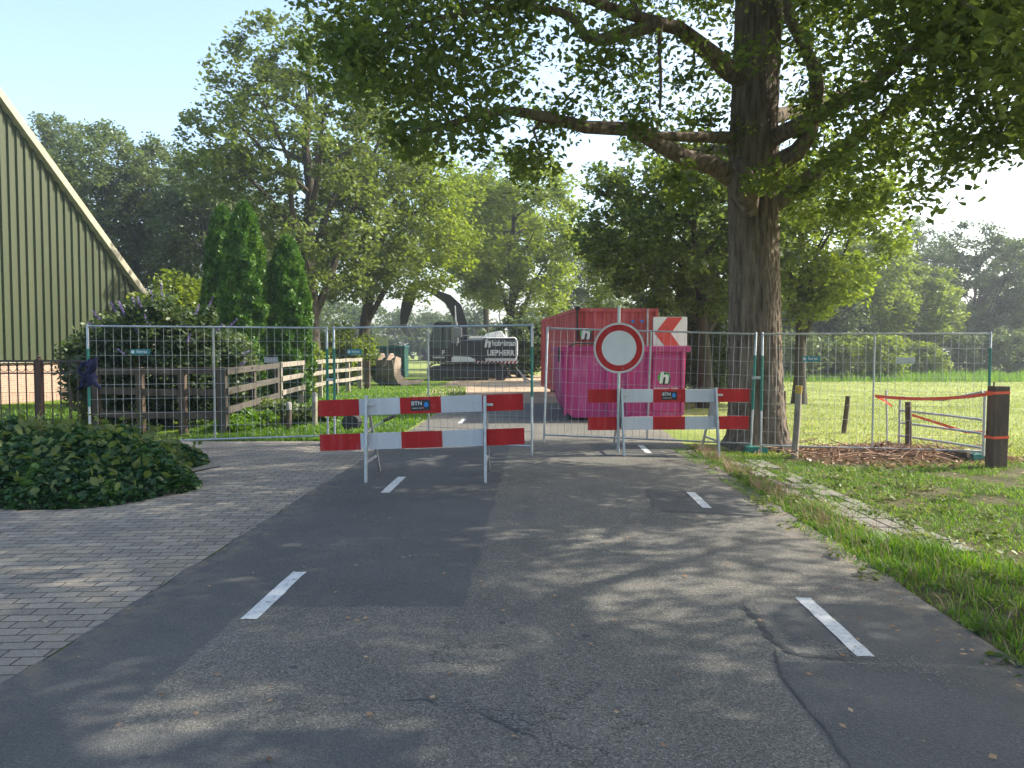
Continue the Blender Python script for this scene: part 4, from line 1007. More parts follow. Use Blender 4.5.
# ---- excavator, seen from its side, boom to the left
def excavator():
    D = 41.5; t = thing('excavator', gp(467, D), 'black and white crawler excavator with raised arm on the sandy road', 'excavator', R(6))
    def X(px): return (px-467)/FPX*D
    def Z(py): return CAMZ-(py-350)/FPX*D
    for s in (-1, 1):
        yc = s*1.15; xl, xr = X(428), X(506); r = .46
        pts = [(xl+.46+math.cos(a)*.46, .46+math.sin(a)*.46) for a in np.linspace(math.pi/2, math.pi*1.5, 9)] + [(xr-.46+math.cos(a)*.46, .46+math.sin(a)*.46) for a in np.linspace(-math.pi/2, math.pi/2, 9)]
        m = MB()
        # shoes
        loop = []; pn = len(pts)
        for i in range(pn):
            a = Vector(pts[i]); b = Vector(pts[(i+1) % pn]); k = max(1, int((b-a).length/.19))
            for j in range(k): loop.append((a.lerp(b, (j+.5)/k), (b-a).normalized()))
        for p, d in loop:
            nrm = Vector((d.y, -d.x)); a = p-d*.07; b = p+d*.07
            m.beam((a.x, yc, a.y), (b.x, yc, b.y), .66, .09, up=(nrm.x, 0, nrm.y))
        tr = m.build('track', trackm, t); m = MB(); m.prism([(x*.985+.0, .46+(z-.46)*.62) for x, z in pts], yc-.22, yc+.22); m.build('track_frame', exblack, tr)
        m = MB()
        for x in np.linspace(xl+.5, xr-.5, 7): m.tube([(x,yc-.32,.38),(x,yc+.32,.38)], .2 if xl+.6 < x < xr-.6 else .34, 14)
        m.build('track_roller', rubber, tr)
    m = MB(); m.box(X(440), X(495), -.85, .85, .45, .85); m.tube([(X(466),0,.8),(X(466),0,1.12)], .62, 20); m.build('undercarriage', exblack, t)
    zb = Z(361)
    m = MB(); m.box(X(442), X(484), -1.3, 1.3, zb-.02, Z(343)); m.box(X(460), X(484), -1.28, 1.28, Z(343), Z(340)); m.build('house', exblack, t, bevel=.05)
    m = MB(); m.prism([(X(483.5),zb),(X(513.5),zb),(X(515.5),Z(355)),(X(515.5),Z(341)),(X(513),Z(337.5)),(X(483.5),Z(337.5))], -1.33, 1.33); cw = m.build('counterweight', exwhite, t, bevel=.06)
    m = MB(); m.box(X(481.5), X(513), -1.345, -1.334, Z(358), Z(338.6)); dpn = m.build('dark_panel', exblack, cw)
    logo(dpn, X(482.8), -1.346, Z(347.5), .42, disc=False)
    text('hobelman', .42, exwhite, dpn, (X(501.5), -1.352, Z(343.5)), bold=.014, sx=.76); text('LIEBHERR', .40, exwhite, dpn, (X(498.5), -1.352, Z(353)), bold=.016, sx=.84)
    m = MB(); m.prism([(X(444),Z(361.5)),(X(474),Z(361.5)),(X(474),Z(359)),(X(468),Z(356.5)),(X(453),Z(356)),(X(448),Z(359))], -1.34, -1.31); m.build('white_stripe', exwhite, t)
    m = MB()
    for k in range(22):
        m.cur = k % 2; x = X(473)+k*(X(515)-X(473))/22; m.add([(x,-1.352,zb-.12),(x+.1,-1.352,zb-.12),(x+.16,-1.352,zb+.02),(x+.06,-1.352,zb+.02),(x,-1.33,zb-.12),(x+.1,-1.33,zb-.12),(x+.16,-1.33,zb+.02),(x+.06,-1.33,zb+.02)], [(0,1,2,3),(7,6,5,4),(0,4,5,1),(1,5,6,2),(2,6,7,3),(3,7,4,0)])
    m.build('hazard_stripe', [refl_red, exwhite], t)
    m = MB(); m.prism([(X(484),Z(337.8)),(X(487),Z(333.5)),(X(500),Z(331)),(X(505),Z(337.8))], -.9, .9); m.prism([(X(466),Z(343.3)),(X(468),Z(337)),(X(483),Z(337)),(X(484),Z(343.3))], -1.0, .9); m.build('engine_cover', exwhite, t, bevel=.05)
    m = MB(); m.tube([(X(506),-.6,Z(338)),(X(506),-.6,Z(330)),(X(504.5),-.6,Z(328.6))], .07, 8); m.build('exhaust', chrome, t)
    m = MB()
    m.tube([(X(462),-1.25,Z(343)),(X(462),-1.25,Z(336)),(X(482),-1.25,Z(336)),(X(482),-1.25,Z(340))], .03, 6); m.build('handrail', exgrey, t)
    # cab
    c0, c1 = X(428.5), X(451); m = MB(); cabp = [(c0,zb),(c1,zb),(c1,Z(324)),(c0+.35,Z(324)),(c0+.02,Z(338))]
    m.prism([(c0,zb),(c1,zb),(c1,Z(348)),(c0,Z(348))], -1.36, -.35); m.prism([(c0+.3,Z(325.5)),(c1+.03,Z(325.5)),(c1,Z(323)),(c0+.4,Z(323))], -1.38, -.33)
    for yy in (-1.345, -.37):
        m.beam((c0+.03,yy,Z(348)),(c0+.36,yy,Z(325)),.06,.08); m.beam((c1-.05,yy,Z(348)),(c1-.05,yy,Z(325)),.06,.1); m.beam(((c0+c1)/2+.15,yy,Z(348)),((c0+c1)/2+.2,yy,Z(325)),.05,.09)
    cab = m.build('cab', exblack, t, bevel=.015)
    for y_ in (-1.34, -.39): m = MB(); m.prism([(c0+.04,Z(348)),(c1-.08,Z(348)),(c1-.08,Z(325.5)),(c0+.38,Z(325.5))], y_, y_+.01); m.build('window', skyglass, cab)
    m = MB(); m.box((c0+c1)/2-.1, (c0+c1)/2+.35, -1.1, -.6, Z(352), Z(333)); m.build('seat', rubber, cab, bevel=.05)
    text('hobelman', .16, exwhite, cab, (c0+.55, -1.366, Z(357)), bold=.004); text('F', .3, exwhite, cab, (c0+.78, -1.366, Z(352.5)), bold=.01)
    m = MB(); m.box(X(453), X(461), -1.5, -1.4, Z(338), Z(328.5)); mr = m.build('mirror', exgrey, t, bevel=.03); m = MB(); m.tube([(X(450),-1.4,Z(330)),(X(456),-1.45,Z(330)),(X(456),-1.45,Z(346))], .03, 6); m.build('mirror_arm', exgrey, mr)
    # boom (gooseneck) from the house up and forward
    bp_ = [(X(465),.35,Z(346)),(X(462),.35,Z(325)),(X(456),.35,Z(308)),(X(448),.35,Z(299)),(X(438),.35,Z(294)),(X(427),.35,Z(288)),(X(414),.35,Z(286))]; bw = [.5,.62,.68,.52,.34,.28,.24]
    m = MB(); rings = []
    for i, p in enumerate(bp_):
        a = Vector(bp_[max(0,i-1)]); b = Vector(bp_[min(len(bp_)-1,i+1)]); d = (b-a).normalized(); u = Vector((d.z,0,-d.x))*bw[i]*.5
        p = Vector(p); s = Vector((0,.27,0)); rings.append([p+u+s, p+u-s, p-u-s, p-u+s])
    m.loft(rings); m.build('boom', exblack, t, bevel=.02)
    # stick hanging down from the boom end
    m = MB(); rings = []
    for (px, py, w_) in ((418,281,.3),(412,292,.62),(408,305,.62),(405,318,.46),(404,326,.3)):
        p = Vector((X(px),.35,Z(py))); u = Vector((w_*.5,0,-.05)); s = Vector((0,.22,0)); rings.append([p+u+s, p+u-s, p-u-s, p-u+s])
    m.loft(rings); m.build('stick', exblack, t, bevel=.02)
    m = MB(); m.prism([(X(401),Z(325)),(X(407),Z(324)),(X(411),Z(333)),(X(413),Z(337)),(X(409),Z(337)),(X(404),Z(333))], .1, .6); m.build('quick_coupler', exgrey, t, bevel=.02)
    for (a, b, nm) in (((X(457),.0,Z(342)),(X(455),.0,Z(306)),'lift'), ((X(446),.35,Z(290)),(X(424),.35,Z(281)),'st'), ((X(469),.7,Z(342)),(X(459),.7,Z(306)),'l2')):
        a = Vector(a); b = Vector(b); m = MB(); m.tube([a, a.lerp(b,.55)], .10, 8); cy = m.build('hydraulic_cylinder', exgrey, t); m = MB(); m.tube([a.lerp(b,.5), b], .055, 8); m.build('piston_rod', chrome, cy)
    m = MB(); m.tube([(X(446),.62,Z(296)),(X(452),.64,Z(303)),(X(459),.64,Z(325)),(X(463),.64,Z(342))], .04, 6); m.tube([(X(420),.62,Z(282)),(X(432),.64,Z(280)),(X(444),.62,Z(289))], .04, 6); m.build('hydraulic_hose', exgrey, t)
excavator()
# ---- loose bucket on the ground, left of the excavator
def bucket():
    D = 34.5; t = thing('excavator_bucket', gp(392, D)+Vector((0,0,.0)), 'big brown digging bucket resting upright on the grass left of the excavator', 'bucket', R(-14)); t.scale = (1.02, 1.02, 1.02)
    def X(px): return (px-385)/FPX*D
    H = 1.28
    prof = [(-.0,1.15),(.10,1.2),(.30,1.16),(.44,.98),(.40,.72),(.30,.45),(.42,.2),(.62,.05),(.95,-.0),(1.5,.06)]
    # side plates seen in profile at the right; back of the bucket faces the camera
    outer = [(.05,1.30),(.32,1.22),(.36,1.0),(.30,.78),(.33,.5),(.52,.28),(.95,.2),(1.75,.26),(1.5,.1),(.9,.02),(.45,.0),(.15,.12),(-.05,.45),(-.08,.9)]
    m = MB(); n = len(outer)
    for y0, y1 in ((-.05,0),(1.55,1.6)):
        m.prism(outer, y0, y1)
    # build in a frame where Y(local) is bucket width; rotate so width runs along -X
    o = m.build('side_plate', steel_brown, t); o.rotation_euler = (0,0,0)
    sh = [(-.08,.9),(-.05,.45),(.15,.12),(.45,.0),(.9,.02),(1.5,.1)]
    m = MB(); rA = [(x,0,z) for x, z in sh]; rB = [(x,1.55,z) for x, z in sh]; rA2 = [(x+.04,0,z+.03) for x, z in sh]; rB2 = [(x+.04,1.55,z+.03) for x, z in sh]
    m.loft([rA, rB], caps=False, closed=False); m.loft([rB2, rA2], caps=False, closed=False); m.build('shell', bucket_in, t)
    m = MB(); m.beam((.0,0,1.0),(.0,1.55,1.0),.22,.25); m.build('cross_beam', bucket_in, t)
    for y in (.45, 1.1):
        m = MB(); hk = [(-.25,.85),(-.16,1.0),(-.05,1.25),(.1,1.42),(.28,1.42),(.34,1.25),(.22,1.2),(.12,1.1),(.1,.9)]; m.prism(hk, y-.06, y+.06); m.build('hook', steel_brown, t, bevel=.015)
    m = MB()
    for y in np.linspace(.1, 1.45, 5): m.prism([(1.45,.06),(1.72,.11),(1.45,.16)], y-.05, y+.05)
    m.build('tooth', galv, t)
    for ch in list(t.children):
        ch.rotation_euler = (0, 0, R(62)); ch.location = (.15, -.1, 0)
bucket()
# ---- teal tool box with notice behind the bucket
D = 42; t = thing('tool_container', gp(388, D), 'small teal site container half hidden behind the digging bucket', 'container')
m = MB(); m.box(-.9,.9,0,1.6,.1,hgt(347.5, D)); tealdark = simple('dark teal paint', [(.006,.07,.055), (.01,.10,.08)], rough=.5); m.build('body', tealdark, t, bevel=.03)
m = MB(); 
for k in range(7): m.box(-.86+k*.26,-.78+k*.26,-.03,.0,.2,1.6)
m.build('rib', tealdark, t); m = MB(); m.box(-.95,.95,-.05,1.65,hgt(347.5, D),hgt(346, D)+.02); m.build('lid', tealsign, t)
t = thing('notice_board', gp(383, 41), 'pale yellow notice board on two poles behind the digging bucket', 'sign')
m = MB(); m.box(-.3,.3,0,.02,hgt(346,41),hgt(338,41)); m.build('panel', simple('pale yellow panel', (.55,.58,.30)), t)
for x in (-.22,.22): m = MB(); m.tube([(x,.04,0),(x,.04,hgt(339,41))], .025, 6); m.build('pole', galv, t)

# ---- wooden post and rail fence on the left
def railfence(pts, label, mat, heights=(1.22,.86,.50), pw=.13):
    base = gp(*pts[0]); t = thing('wooden_fence', base, label, 'fence'); P = [gp(*p)-base for p in pts]; rr = random.Random(len(pts))
    for p in P:
        m = MB(); lean = rr.uniform(-.02,.02); m.beam((p.x,p.y,-.1),(p.x+lean,p.y,heights[0]+.07),pw,pw, up=(0,1,0)); m.build('post', mat, t, bevel=.008)
    for a, b in zip(P[:-1], P[1:]):
        for h in heights:
            off = Vector((.08, -.04, 0)); m = MB(); m.beam(a+off+Vector((0,0,h+rr.uniform(-.015,.015))), b+off+Vector((0,0,h+rr.uniform(-.015,.015))), .04, .13); m.build('rail', mat, t, bevel=.005)
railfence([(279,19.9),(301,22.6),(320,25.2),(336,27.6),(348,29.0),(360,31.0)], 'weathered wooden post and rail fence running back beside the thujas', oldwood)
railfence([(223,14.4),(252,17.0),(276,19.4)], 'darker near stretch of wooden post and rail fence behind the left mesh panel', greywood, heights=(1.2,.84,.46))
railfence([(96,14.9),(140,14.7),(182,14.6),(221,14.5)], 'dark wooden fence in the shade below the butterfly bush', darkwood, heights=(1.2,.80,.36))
o = MB(); o.beam((0,0,-.05),(0,0,1.15),.22,.22,up=(0,1,0)); tag(o.build('wooden_post', darkwood, None, gp(367, 31.5), bevel=.01), 'thick dark post at the far end of the wooden fence', 'post')
def bollard(px, d, h, label, mat, topm):
    t = thing('bollard', gp(px, d), label, 'bollard'); m = MB(); m.tube([(0,0,-.05),(0,0,h*.72)], .055, 10); m.build('post', mat, t, smooth=True)
    m = MB(); m.tube([(0,0,h*.72),(0,0,h-.03),(0,0,h)], [.057,.057,.035], 10); m.build('cap', topm, t, smooth=True)
bollard(288, 15.4, .56, 'short black garden post with grey top among the low plants', darkwood, concrete)
bollard(314, 16.0, .72, 'taller grey garden post among the low plants', oldwood, concrete)

# ---- things on the right: posts, gate, tape
def stake(px0, py0, px1, py1, d, r, label, mat, top=None):
    b = at(px1, py1, d); a = at(px0, py0, d); z = gz(b.x, b.y); b.z = z; 
    t = thing('wooden_stake', b, label, 'post'); v = a-b
    m = MB(); m.tube([Vector((0,0,-.1)), v*.5+Vector((.01,0,0)), v], [r*1.05, r, r*.95], 9); m.build('post', mat, t, smooth=True)
    if top: m = MB(); m.tube([v*.9, v*1.004], r*1.03, 9); m.build('painted_top', top, t, smooth=True)
stake(799, 386, 794, 452, 12.15, .052, 'leaning grey stake with yellow top in front of the right mesh panel', oldwood, yellowtop)
stake(848, 396, 843, 434, 15.8, .05, 'leaning brown stake alone in the field grass behind the right mesh panel', darkwood)
stake(784, 391, 783, 428, 16.5, .045, 'short brown stake close beside the oak trunk', darkwood)
stake(908, 402, 908, 455, 12.6, .05, 'short brown wooden post at the free end of the metal gate', darkwood)
stake(886, 390, 887, 444, 13.6, .018, 'thin grey steel pin in the grass behind the right mesh panel', galv)
def gatepost():
    d = 11.2; b = gp(999, d); t = thing('gate_post', b, 'thick dark timber gate post wrapped with orange tape', 'post')
    H = hgt(386, d)-b.z; m = MB(); m.beam((0,0,-.1),(.012,0,H),.215,.20,up=(0,1,0)); m.build('post', darkwood, t, bevel=.012)
    m = MB(); m.tube([(-.06,0,H),(-.06,0,H+.06)], .012, 6); m.build('bolt', ironblk, t)
    return b, H
gb_, gH = gatepost()
def gate():
    d = 12.3; a = gp(901, 13.0); b = gp(986, 11.75); v = b-a; L = v.length; t = thing('field_gate', a, 'bent metal tube gate standing at the field entrance', 'gate', math.atan2(v.y, v.x))
    m = MB(); zz = [.92,.70,.49,.27]
    for i, z in enumerate(zz):
        e = z+(.16 if i == 0 else 0)
        m.tube([(0,0,z),(L*.55,-.03,z-(.0 if i == 0 else .02)),(L*.98,0,e-(.05 if i else 0))], .02, 7)
    m.build('rail', galv, t, smooth=True)
    for q_, z_ in ((0,.94),(L,1.1)): m = MB(); m.tube([(q_,0,.1),(q_,0,z_)], .022, 7); m.build('upright', galv, t, smooth=True)
    m = MB()
    for x in np.arange(.15, L, .15): m.tube([(x,-.02,.25),(x,-.02,.92)], .0018, 4, False)
    m.build('wire_mesh', wire, t)
gate()
def tapes():
    def rib(pts, w_=.05):
        m = MB(); P = [Vector(p) for p in pts]
        vs = []; 
        for i, p in enumerate(P):
            tw = math.sin(i*1.3)*.35; u = Vector((0, math.sin(tw), math.cos(tw)))*w_/2; vs += [p+u, p-u]
        m.add([tuple(v) for v in vs], [(2*i, 2*i+1, 2*i+3, 2*i+2) for i in range(len(P)-1)]); return m
    d0 = 12.15
    A = at(875, 396, d0); Bq = gb_+Vector((-.14,-.12,hgt(393, 11.2)-gb_.z)); pts = [A.lerp(Bq, f)+Vector((0,0,-.06*4*f*(1-f))) for f in np.linspace(0,1,15)]
    tag(rib(pts).build('barrier_tape', tape), 'orange tape stretched from the mesh panel to the gate post', 'tape')
    A2 = at(892, 406, d0-.02); pts = [A+Vector((0,-.02,0)), A.lerp(A2,.5)+Vector((0,-.02,.01)), A2]
    tag(rib(pts,.04).build('barrier_tape', tape), 'short loose tail of orange tape hanging on the mesh panel', 'tape')
    A = at(912, 415, 12.4); A3 = at(966, 432, 12.1); pts = [A.lerp(A3, f) for f in np.linspace(0,1,8)]+[at(988, 432, 11.8)]
    tag(rib(pts,.045).build('barrier_tape', tape), 'orange tape sagging down across the metal gate', 'tape')
    for py, l in ((392.5, 'upper band of orange tape round the gate post'), (437.5, 'lower band of orange tape round the gate post')):
        z = hgt(py, 11.1); c = gb_; vs = []; q = .1135; y_ = .106
        ring = [(-q,-y_),(q,-y_),(q,y_),(-q,y_)]; m = MB()
        m.add([(c.x+x, c.y+y, z+dz-(.01 if x < 0 else 0)) for dz in (-.02,.02) for x, y in ring], [(0,1,5,4),(1,2,6,5),(2,3,7,6),(3,0,4,7)])
        tag(m.build('barrier_tape', tape), l, 'tape')
tapes()
def log():
    a = onground(945, 459, -.12); b = gp(972, 11.75); rr = np.random.RandomState(2); m = MB()
    m.tube([a+Vector((0,0,.08)), a.lerp(b,.4)+Vector((0,.05,.08)), a.lerp(b,.8)+Vector((0,0,.07)), b+Vector((0,0,.1))], [.06,.08,.085,.06], 9)
    tag(m.build('log', bark2, None, smooth=True), 'short grey log lying at the foot of the gate post', 'log')
log()

# ---- dark bundle and pipe on the grass behind the left barrier
def bundle():
    p = gp(351, 15.2); m = MB(); n = 16; rg = random.Random(4)
    for k in range(3):
        r = .19-.02*k; m.tube([(math.cos(a)*.14, -.05+.1*k, .17+math.sin(a)*.12) for a in np.linspace(0, 6.283, 17)], .05, 7, False)
    m.tube([(0,-.09,.16),(0,.2,.16)], .12, 12)
    tag(m.build('hose_bundle', rubber, None, p, smooth=True), 'dark rolled-up hose on the grass behind the left barrier', 'hose roll')
    t = thing('steel_prop', gp(372, 15.4), 'thin steel prop with black end leaning behind the left barrier', 'prop')
    m = MB(); m.tube([(0,0,.02),(.24,.1,.20)], .018, 8); m.build('tube', galv, t); m = MB(); m.tube([(.2,.08,.17),(.44,.16,.28)], .035, 8); m.build('grip', rubber, t)
bundle()
m = MB(); m.tube([(0,0,0),(-.12,0,.25),(-.3,.05,.5),(-.5,.1,.75)], [.07,.06,.045,.02], 7); m.tube([(-.12,0,.25),(.1,0,.12),(.35,0,.02)], [.05,.04,.02], 7)
tag(m.build('dead_branch', simple('bare wood', (.4,.36,.3)), None, gp(526, 38), smooth=True), 'pale dead branch standing between excavator and red container', 'branch')

# ---- ivy mound in the left foreground
def ivy():
    rg = np.random.RandomState(12)
    blobs = [(x_-.25, y_-.25, a_, b_, c_*.74) for x_, y_, a_, b_, c_ in [(-7.2,9.6,1.5,1.3,.72),(-6.1,10.0,1.2,1.2,.78),(-5.2,9.9,1.0,1.0,.74),(-5.5,8.9,1.5,1.0,.55),(-4.5,9.5,.8,.9,.62),(-3.85,9.0,.5,.55,.38),(-4.5,8.5,.9,.65,.36),(-6.8,8.6,1.4,.75,.5),(-8.6,9.3,1.5,1.4,.7),(-5.0,10.9,1.0,.7,.45),(-6.6,11.0,1.2,.8,.6)]]
    def h(x, y):
        v = 0
        for bx, by, rx, ry, hh in blobs:
            q = 1-((x-bx)/rx)**2-((y-by)/ry)**2; v = np.maximum(v, hh*np.sqrt(np.maximum(q, 0)))
        return v
    t = thing('ivy_bush', (-5.6, 9.3, 0), 'sprawling dark green ivy bush on the brick paving at the left margin', 'bush')
    n = 66000; x = rg.uniform(-10.2, -3.0, n); y = rg.uniform(7.4, 12, n)
    bump = .20*np.sin(x*3.7+1)*np.sin(y*3.3+.5)+.13*np.sin(x*8+y*6)+.09*np.sin(y*13-x*7)+.05*np.sin(x*23+y*17)
    hh = h(x, y); ok = hh > .02; x, y, hh, bump = x[ok], y[ok], hh[ok], bump[ok]
    # extra copies on the steep front flank
    z = hh*(1+bump)-rg.exponential(.05, len(x)); z = np.where(rg.uniform(size=len(x)) < .30, hh*rg.uniform(0, 1, len(x)), z); z = z.clip(.02, None)
    # steep rims: put leaves along the outline down to the ground
    C = np.stack([x+5.6, y-9.3, z], 1)
    sz = (.05+.042*rg.uniform(0, 1, len(C))**2)
    V, F = leaf_mesh(C, sz, rg, 'ivy', up=.55, var=.45); link('foliage', np_mesh('foliage', V, F, IVY), t)
    m = MB()
    for k in range(60):
        x0 = rg.uniform(-7.5,-3.9); y0 = rg.uniform(8.3, 10.6); H = float(h(np.array([x0]), np.array([y0]))[0]); 
        if H < .15: continue
        m.tube([(x0+5.6,y0-9.3,0),(x0+5.6+rg.uniform(-.2,.2),y0-9.3+rg.uniform(-.2,.2),H*.5),(x0+5.6+rg.uniform(-.4,.4),y0-9.3+rg.uniform(-.3,.3),H*.85)], [.02,.014,.006], 5, False)
    # trailing runners at the edge
    m.build('stem', bark2, t)
    # upright shoots of the taller weeds behind
    k = 900; xs = rg.uniform(-9, -4.2, k); ys = rg.uniform(9.8, 11.4, k); zs = h(xs, ys)+rg.exponential(.10, k).clip(0, .4); ok = h(xs, ys) > .1
    V, F = leaf_mesh(np.stack([xs+5.6, ys-9.3, zs], 1)[ok], .07, rg, 'ivy', up=.2); k = 1500; a_ = rg.uniform(0, 6.283, k); xs2 = rg.uniform(-9.5, -3.6, k); ys2 = rg.uniform(7.4, 10.8, k); hh2 = h(xs2, ys2); ok2 = hh2 > .05
    V2, F2 = leaf_mesh(np.stack([xs2+5.6, ys2-9.3, hh2*1.12+rg.exponential(.06, k).clip(0, .25)], 1)[ok2], .085, rg, 'ivy', up=.3)
    V, F = np.concatenate([V, V2]), np.concatenate([F, F2+len(V)])
    tag(link('shoot', np_mesh('shoot', V, F, GRN), t), kind='stuff')
ivy()

# ---- low plants behind the left panel
for i, (px, d, a, h, l) in enumerate([(245, 15.6, .55, .17, 'low bright green plants nearest the dark fence post'), (285, 16.2, .6, .24, 'low leafy perennial beside the short black garden post'), (262, 17.6, .6, .22, 'low plants at the foot of the tall thujas'), (318, 17.0, .55, .2, 'low plants beside the taller grey garden post'), (232, 14.9, .35, .14, 'small patch of leaves at the edge of the paving')]):
    shrub('low_plant', gp(px, d), l, 'plant', (a,.5,h), 70+i, [GRASS, GREY, GRN, GRASS, GRASS][i], 50, 70, .07, .14, stems=5, shape='ivy')

# ---- grass
def blades(name, x, y, hgt_, wid, mat, rg, lean=.4, z0=0):
    n = len(x); x = x.copy(); y = y.copy(); z = gzn(x, y)+z0
    a = rg.uniform(0, 6.283, n); l = lean*hgt_*rg.uniform(.2, 1.2, n); b = a+rg.uniform(1, 2, n)
    dx, dy = np.cos(a), np.sin(a); wx, wy = np.cos(b)*wid/2, np.sin(b)*wid/2
    P = np.stack([x, y, z], 1)
    v0 = P+np.stack([wx, wy, 0*x], 1); v1 = P-np.stack([wx, wy, 0*x], 1)
    m = P+np.stack([dx*l*.35, dy*l*.35, hgt_*.6], 1); v2 = m-np.stack([wx*.8, wy*.8, 0*x], 1); v3 = m+np.stack([wx*.8, wy*.8, 0*x], 1)
    tip = P+np.stack([dx*l, dy*l, hgt_], 1); v4 = tip-np.stack([wx*.1, wy*.1, 0*x], 1); v5 = tip+np.stack([wx*.1, wy*.1, 0*x], 1)
    V = np.stack([v0, v1, v2, v3, v4, v5], 1).reshape(-1, 3); i = np.arange(n)[:, None]*6
    F = np.concatenate([i+np.array([[0,1,2,3]]), i+np.array([[3,2,4,5]])], 0)
    o = link(name, np_mesh(name, V, F, mat)); return tag(o, None, None, None, 'stuff')
def vnoise(x, y, s, seed):
    return (np.sin(x*s+seed)*np.cos(y*s*1.3+seed*2)+np.sin(x*s*2.3+y*s*1.7+seed*3)*.6+np.sin(x*s*4.1-y*s*3.3+seed)*.35)/1.95
rg = np.random.RandomState(77)
# bright strip along the asphalt, widening toward the viewer
n = 70000; y = rg.uniform(1.5, 13.0, n)**1.0; xr = rg.uniform(0, 1, n)
wdt = np.interp(y, [1.5, 5.0, 6.2, 7.5, 10, 13], [5.5, 4.0, .85, .45, .26, .20]); xl = xr**1.25*wdt
x = 2.53+.035*y+xl+.05*vnoise(y, y*0, 5, 1)
keep = rg.uniform(size=n) < (.6+.55*vnoise(x, y, 3.2, 2)-.25*(vnoise(x, y, 9, 8) > .2)); x, y, xl = x[keep], y[keep], xl[keep]
h_ = (.03+.068*np.clip((xl+.08)/.5, 0, 1)*(1+.9*vnoise(x, y, 2.7, 5)))*rg.uniform(.5, 1.3, len(x)); h_ *= np.interp(y, [1.5, 6, 9, 13], [1.15, 1.0, .75, .6])
tag(blades('verge_grass', x, y, h_.clip(.02, .3), .007*rg.uniform(.7, 1.5, len(x)), GRASS, rg, .8), 'lush green grass along the right road edge', 'grass')
k_ = rg.uniform(size=len(x)) < .05
tag(blades('dry_stalks', x[k_], y[k_], rg.uniform(.08, .26, k_.sum()), .004, DRY, rg, .9), 'dry brown stalks standing in the roadside grass', 'grass')
cx = rg.uniform(2.55, 5.5, 150); cy = rg.uniform(2, 11, 150); idx = rg.randint(0, 150, 3200)
V, F = leaf_mesh(np.stack([cx[idx]+rg.normal(size=3200)*.06, cy[idx]+rg.normal(size=3200)*.06, gzn(cx[idx], cy[idx])+rg.uniform(.01, .07, 3200)], 1), .045, rg, 'ivy', up=1.2, var=.5)
tag(link('verge_weeds', np_mesh('verge_weeds', V, F, GRN)), 'small broad-leaved weeds among the roadside grass', 'weeds', None, 'stuff')
n = 2600; x = rg.uniform(2.7, 10, n); y = rg.uniform(5.5, 12.4, n)
V, F = leaf_mesh(np.stack([x, y, gzn(x, y)+.012], 1), .035, rg, 'q', up=3, var=.7)
tag(link('verge_litter', np_mesh('verge_litter', V, F, DRY)), 'dry leaf litter on the trodden verge', 'leaves', None, 'stuff')
# patchy grass in the dirt verge
n = 85000; x = rg.uniform(2.6, 10.5, n); y = rg.uniform(5.5, 12.6, n); k = vnoise(x, y, 1.7, 9)+.5*vnoise(x, y, 6, 4); keep = k > -.3
tag(blades('verge_tufts', x[keep], y[keep], rg.uniform(.015, .06, keep.sum()), .007, GRASS, rg, 1.1), 'thin patchy grass on the trodden dirt verge', 'grass')
# meadow
n = 60000; y = 12.2+rg.uniform(0, 1, n)**1.7*36; x = (rg.uniform(.28, .82, n))*y+.3
keep = (x > 3.4) & (rg.uniform(size=n) < .6+.5*vnoise(x, y, .9, 3)); x, y = x[keep], y[keep]
tag(blades('meadow_grass', x, y, rg.uniform(.02, .075, len(x))*np.interp(y, [12,20,45], [1,.9,1.0]), .008+.0006*y, GRASSY, rg, .8), 'short dry sunlit grass of the field', 'grass')
n = 9000; y = rg.uniform(41, 49, n); x = rg.uniform(.26, .85, n)*y
tag(blades('field_edge_grass', x, y, rg.uniform(.1, .5, n)*(1+.7*vnoise(x, y, .7, 1)).clip(.2, 2), .04, GRASS, rg, .35), 'tall rough grass along the far field edge', 'grass')
# lawn at the left
n = 42000; y = 13.4+rg.uniform(0, 1, n)**1.5*20; x = rg.uniform(-.42, -.06, n)*y
keep = (x < -2.62+.035*y); x, y = x[keep], y[keep]
tag(blades('lawn_grass', x, y, rg.uniform(.03, .10, len(x)), .010+.0005*y, GRASS, rg, .7), 'green lawn left of the road behind the fence panels', 'grass')
n = 16000; y = rg.uniform(13.6, 22, n); x = rg.uniform(-.74, -.52, n)*y
tag(blades('garden_grass', x, y, rg.uniform(.03, .08, n), .02, GRASS, rg, .7), 'bright garden grass in front of the barn', 'grass')

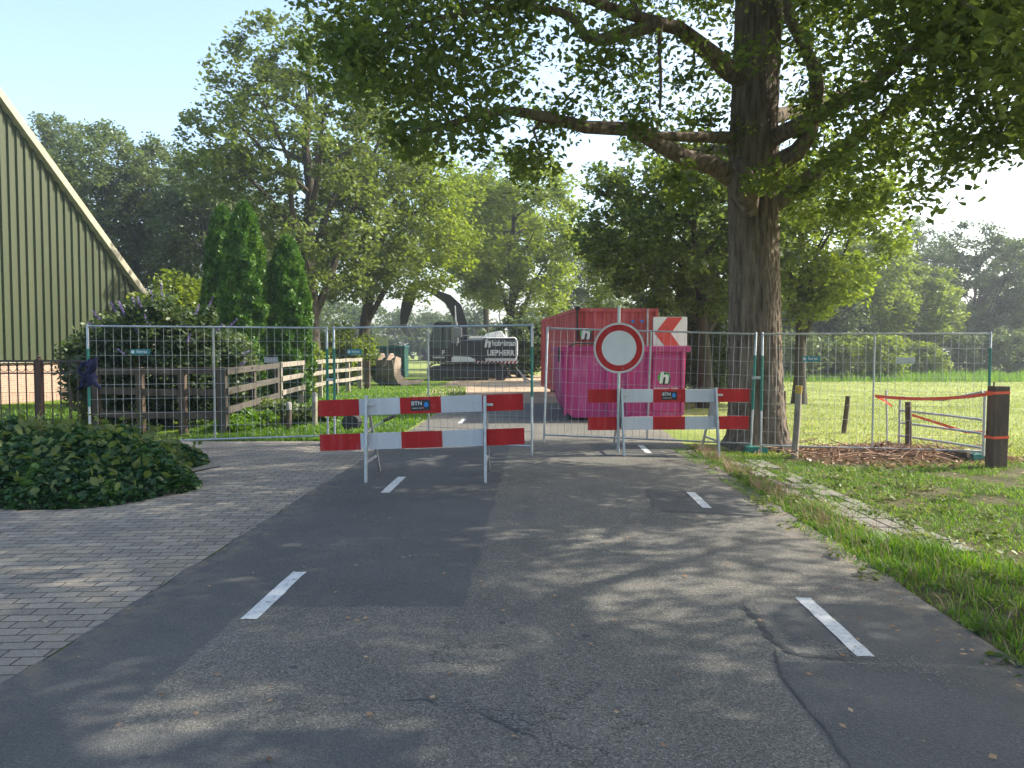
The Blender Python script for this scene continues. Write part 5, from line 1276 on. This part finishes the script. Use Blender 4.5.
# dry litter: cut leaves and bark at the foot of the right panel
n = 7000; u = rg.normal(size=(n, 2)); x = 6.05+u[:, 0]*.85; y = 12.35+u[:, 1]*.42+.1*np.sin(x*3); ok = (x > 4.6) & (x < 8)
pile = .16*np.exp(-((x-6.0)/1.0)**2-((y-12.6)/.45)**2)*rg.uniform(.2, 1, n)
V, F = leaf_mesh(np.stack([x, y, gzn(x, y)+.02+pile], 1)[ok], .10, rg, 'q', up=.4, var=.5)
tag(link('dry_litter', np_mesh('dry_litter', V, F, DRY)), 'reddish brown dry leaves and wood chips heaped below the right mesh panel', 'leaf litter', None, 'stuff')
m = MB()
for k in range(320):
    a = rg.uniform(0, 6.28); c = Vector((rg.normal(6.0, .8), rg.normal(12.4, .36), 0)); c.z = gz(c.x, c.y)+rg.uniform(.03,.16); l = rg.uniform(.1,.35); v = Vector((math.cos(a)*l, math.sin(a)*l*.7, rg.uniform(-.03,.12))); m.tube([c-v, c, c+v], [.004,.009,.004], 4, False)
tag(m.build('dry_twigs', twigm), 'thin dry twigs lying on the brown leaf heap', 'twigs', None, 'stuff')
# fallen leaves and crumbs on road and paving
n = 520; x = np.where(rg.uniform(size=n) < .5, rg.uniform(-2.6, 2.5, n), np.where(rg.uniform(size=n) < .5, rg.normal(2.35, .14, n), rg.normal(-2.65, .3, n))); y = rg.uniform(2.2, 13, n)**1.0; 
V, F = leaf_mesh(np.stack([x+.035*y, y, gzn(x, y)+.024], 1), .03, rg, 'q', up=6, var=.6)
tag(link('fallen_leaves', np_mesh('fallen_leaves', V, F, DRY)), 'small dry leaves scattered on the asphalt and bricks', 'leaves', None, 'stuff')

# ---- thin summer haze over the fields
m = MB(); m.box(-420, 420, -60, 420, -1.2, 26)
hz, ns, L = newmat('haze'); pv = ns.new('ShaderNodeVolumePrincipled'); pv.inputs['Color'].default_value = (.82,.90,1,1); pv.inputs['Density'].default_value = .0012; pv.inputs['Anisotropy'].default_value = .35
o = ns.new('ShaderNodeOutputMaterial'); L.new(pv.outputs[0], o.inputs[1])
USE_HAZE = True
if USE_HAZE: tag(m.build('haze', hz), 'thin pale summer haze', 'haze', None, 'stuff')
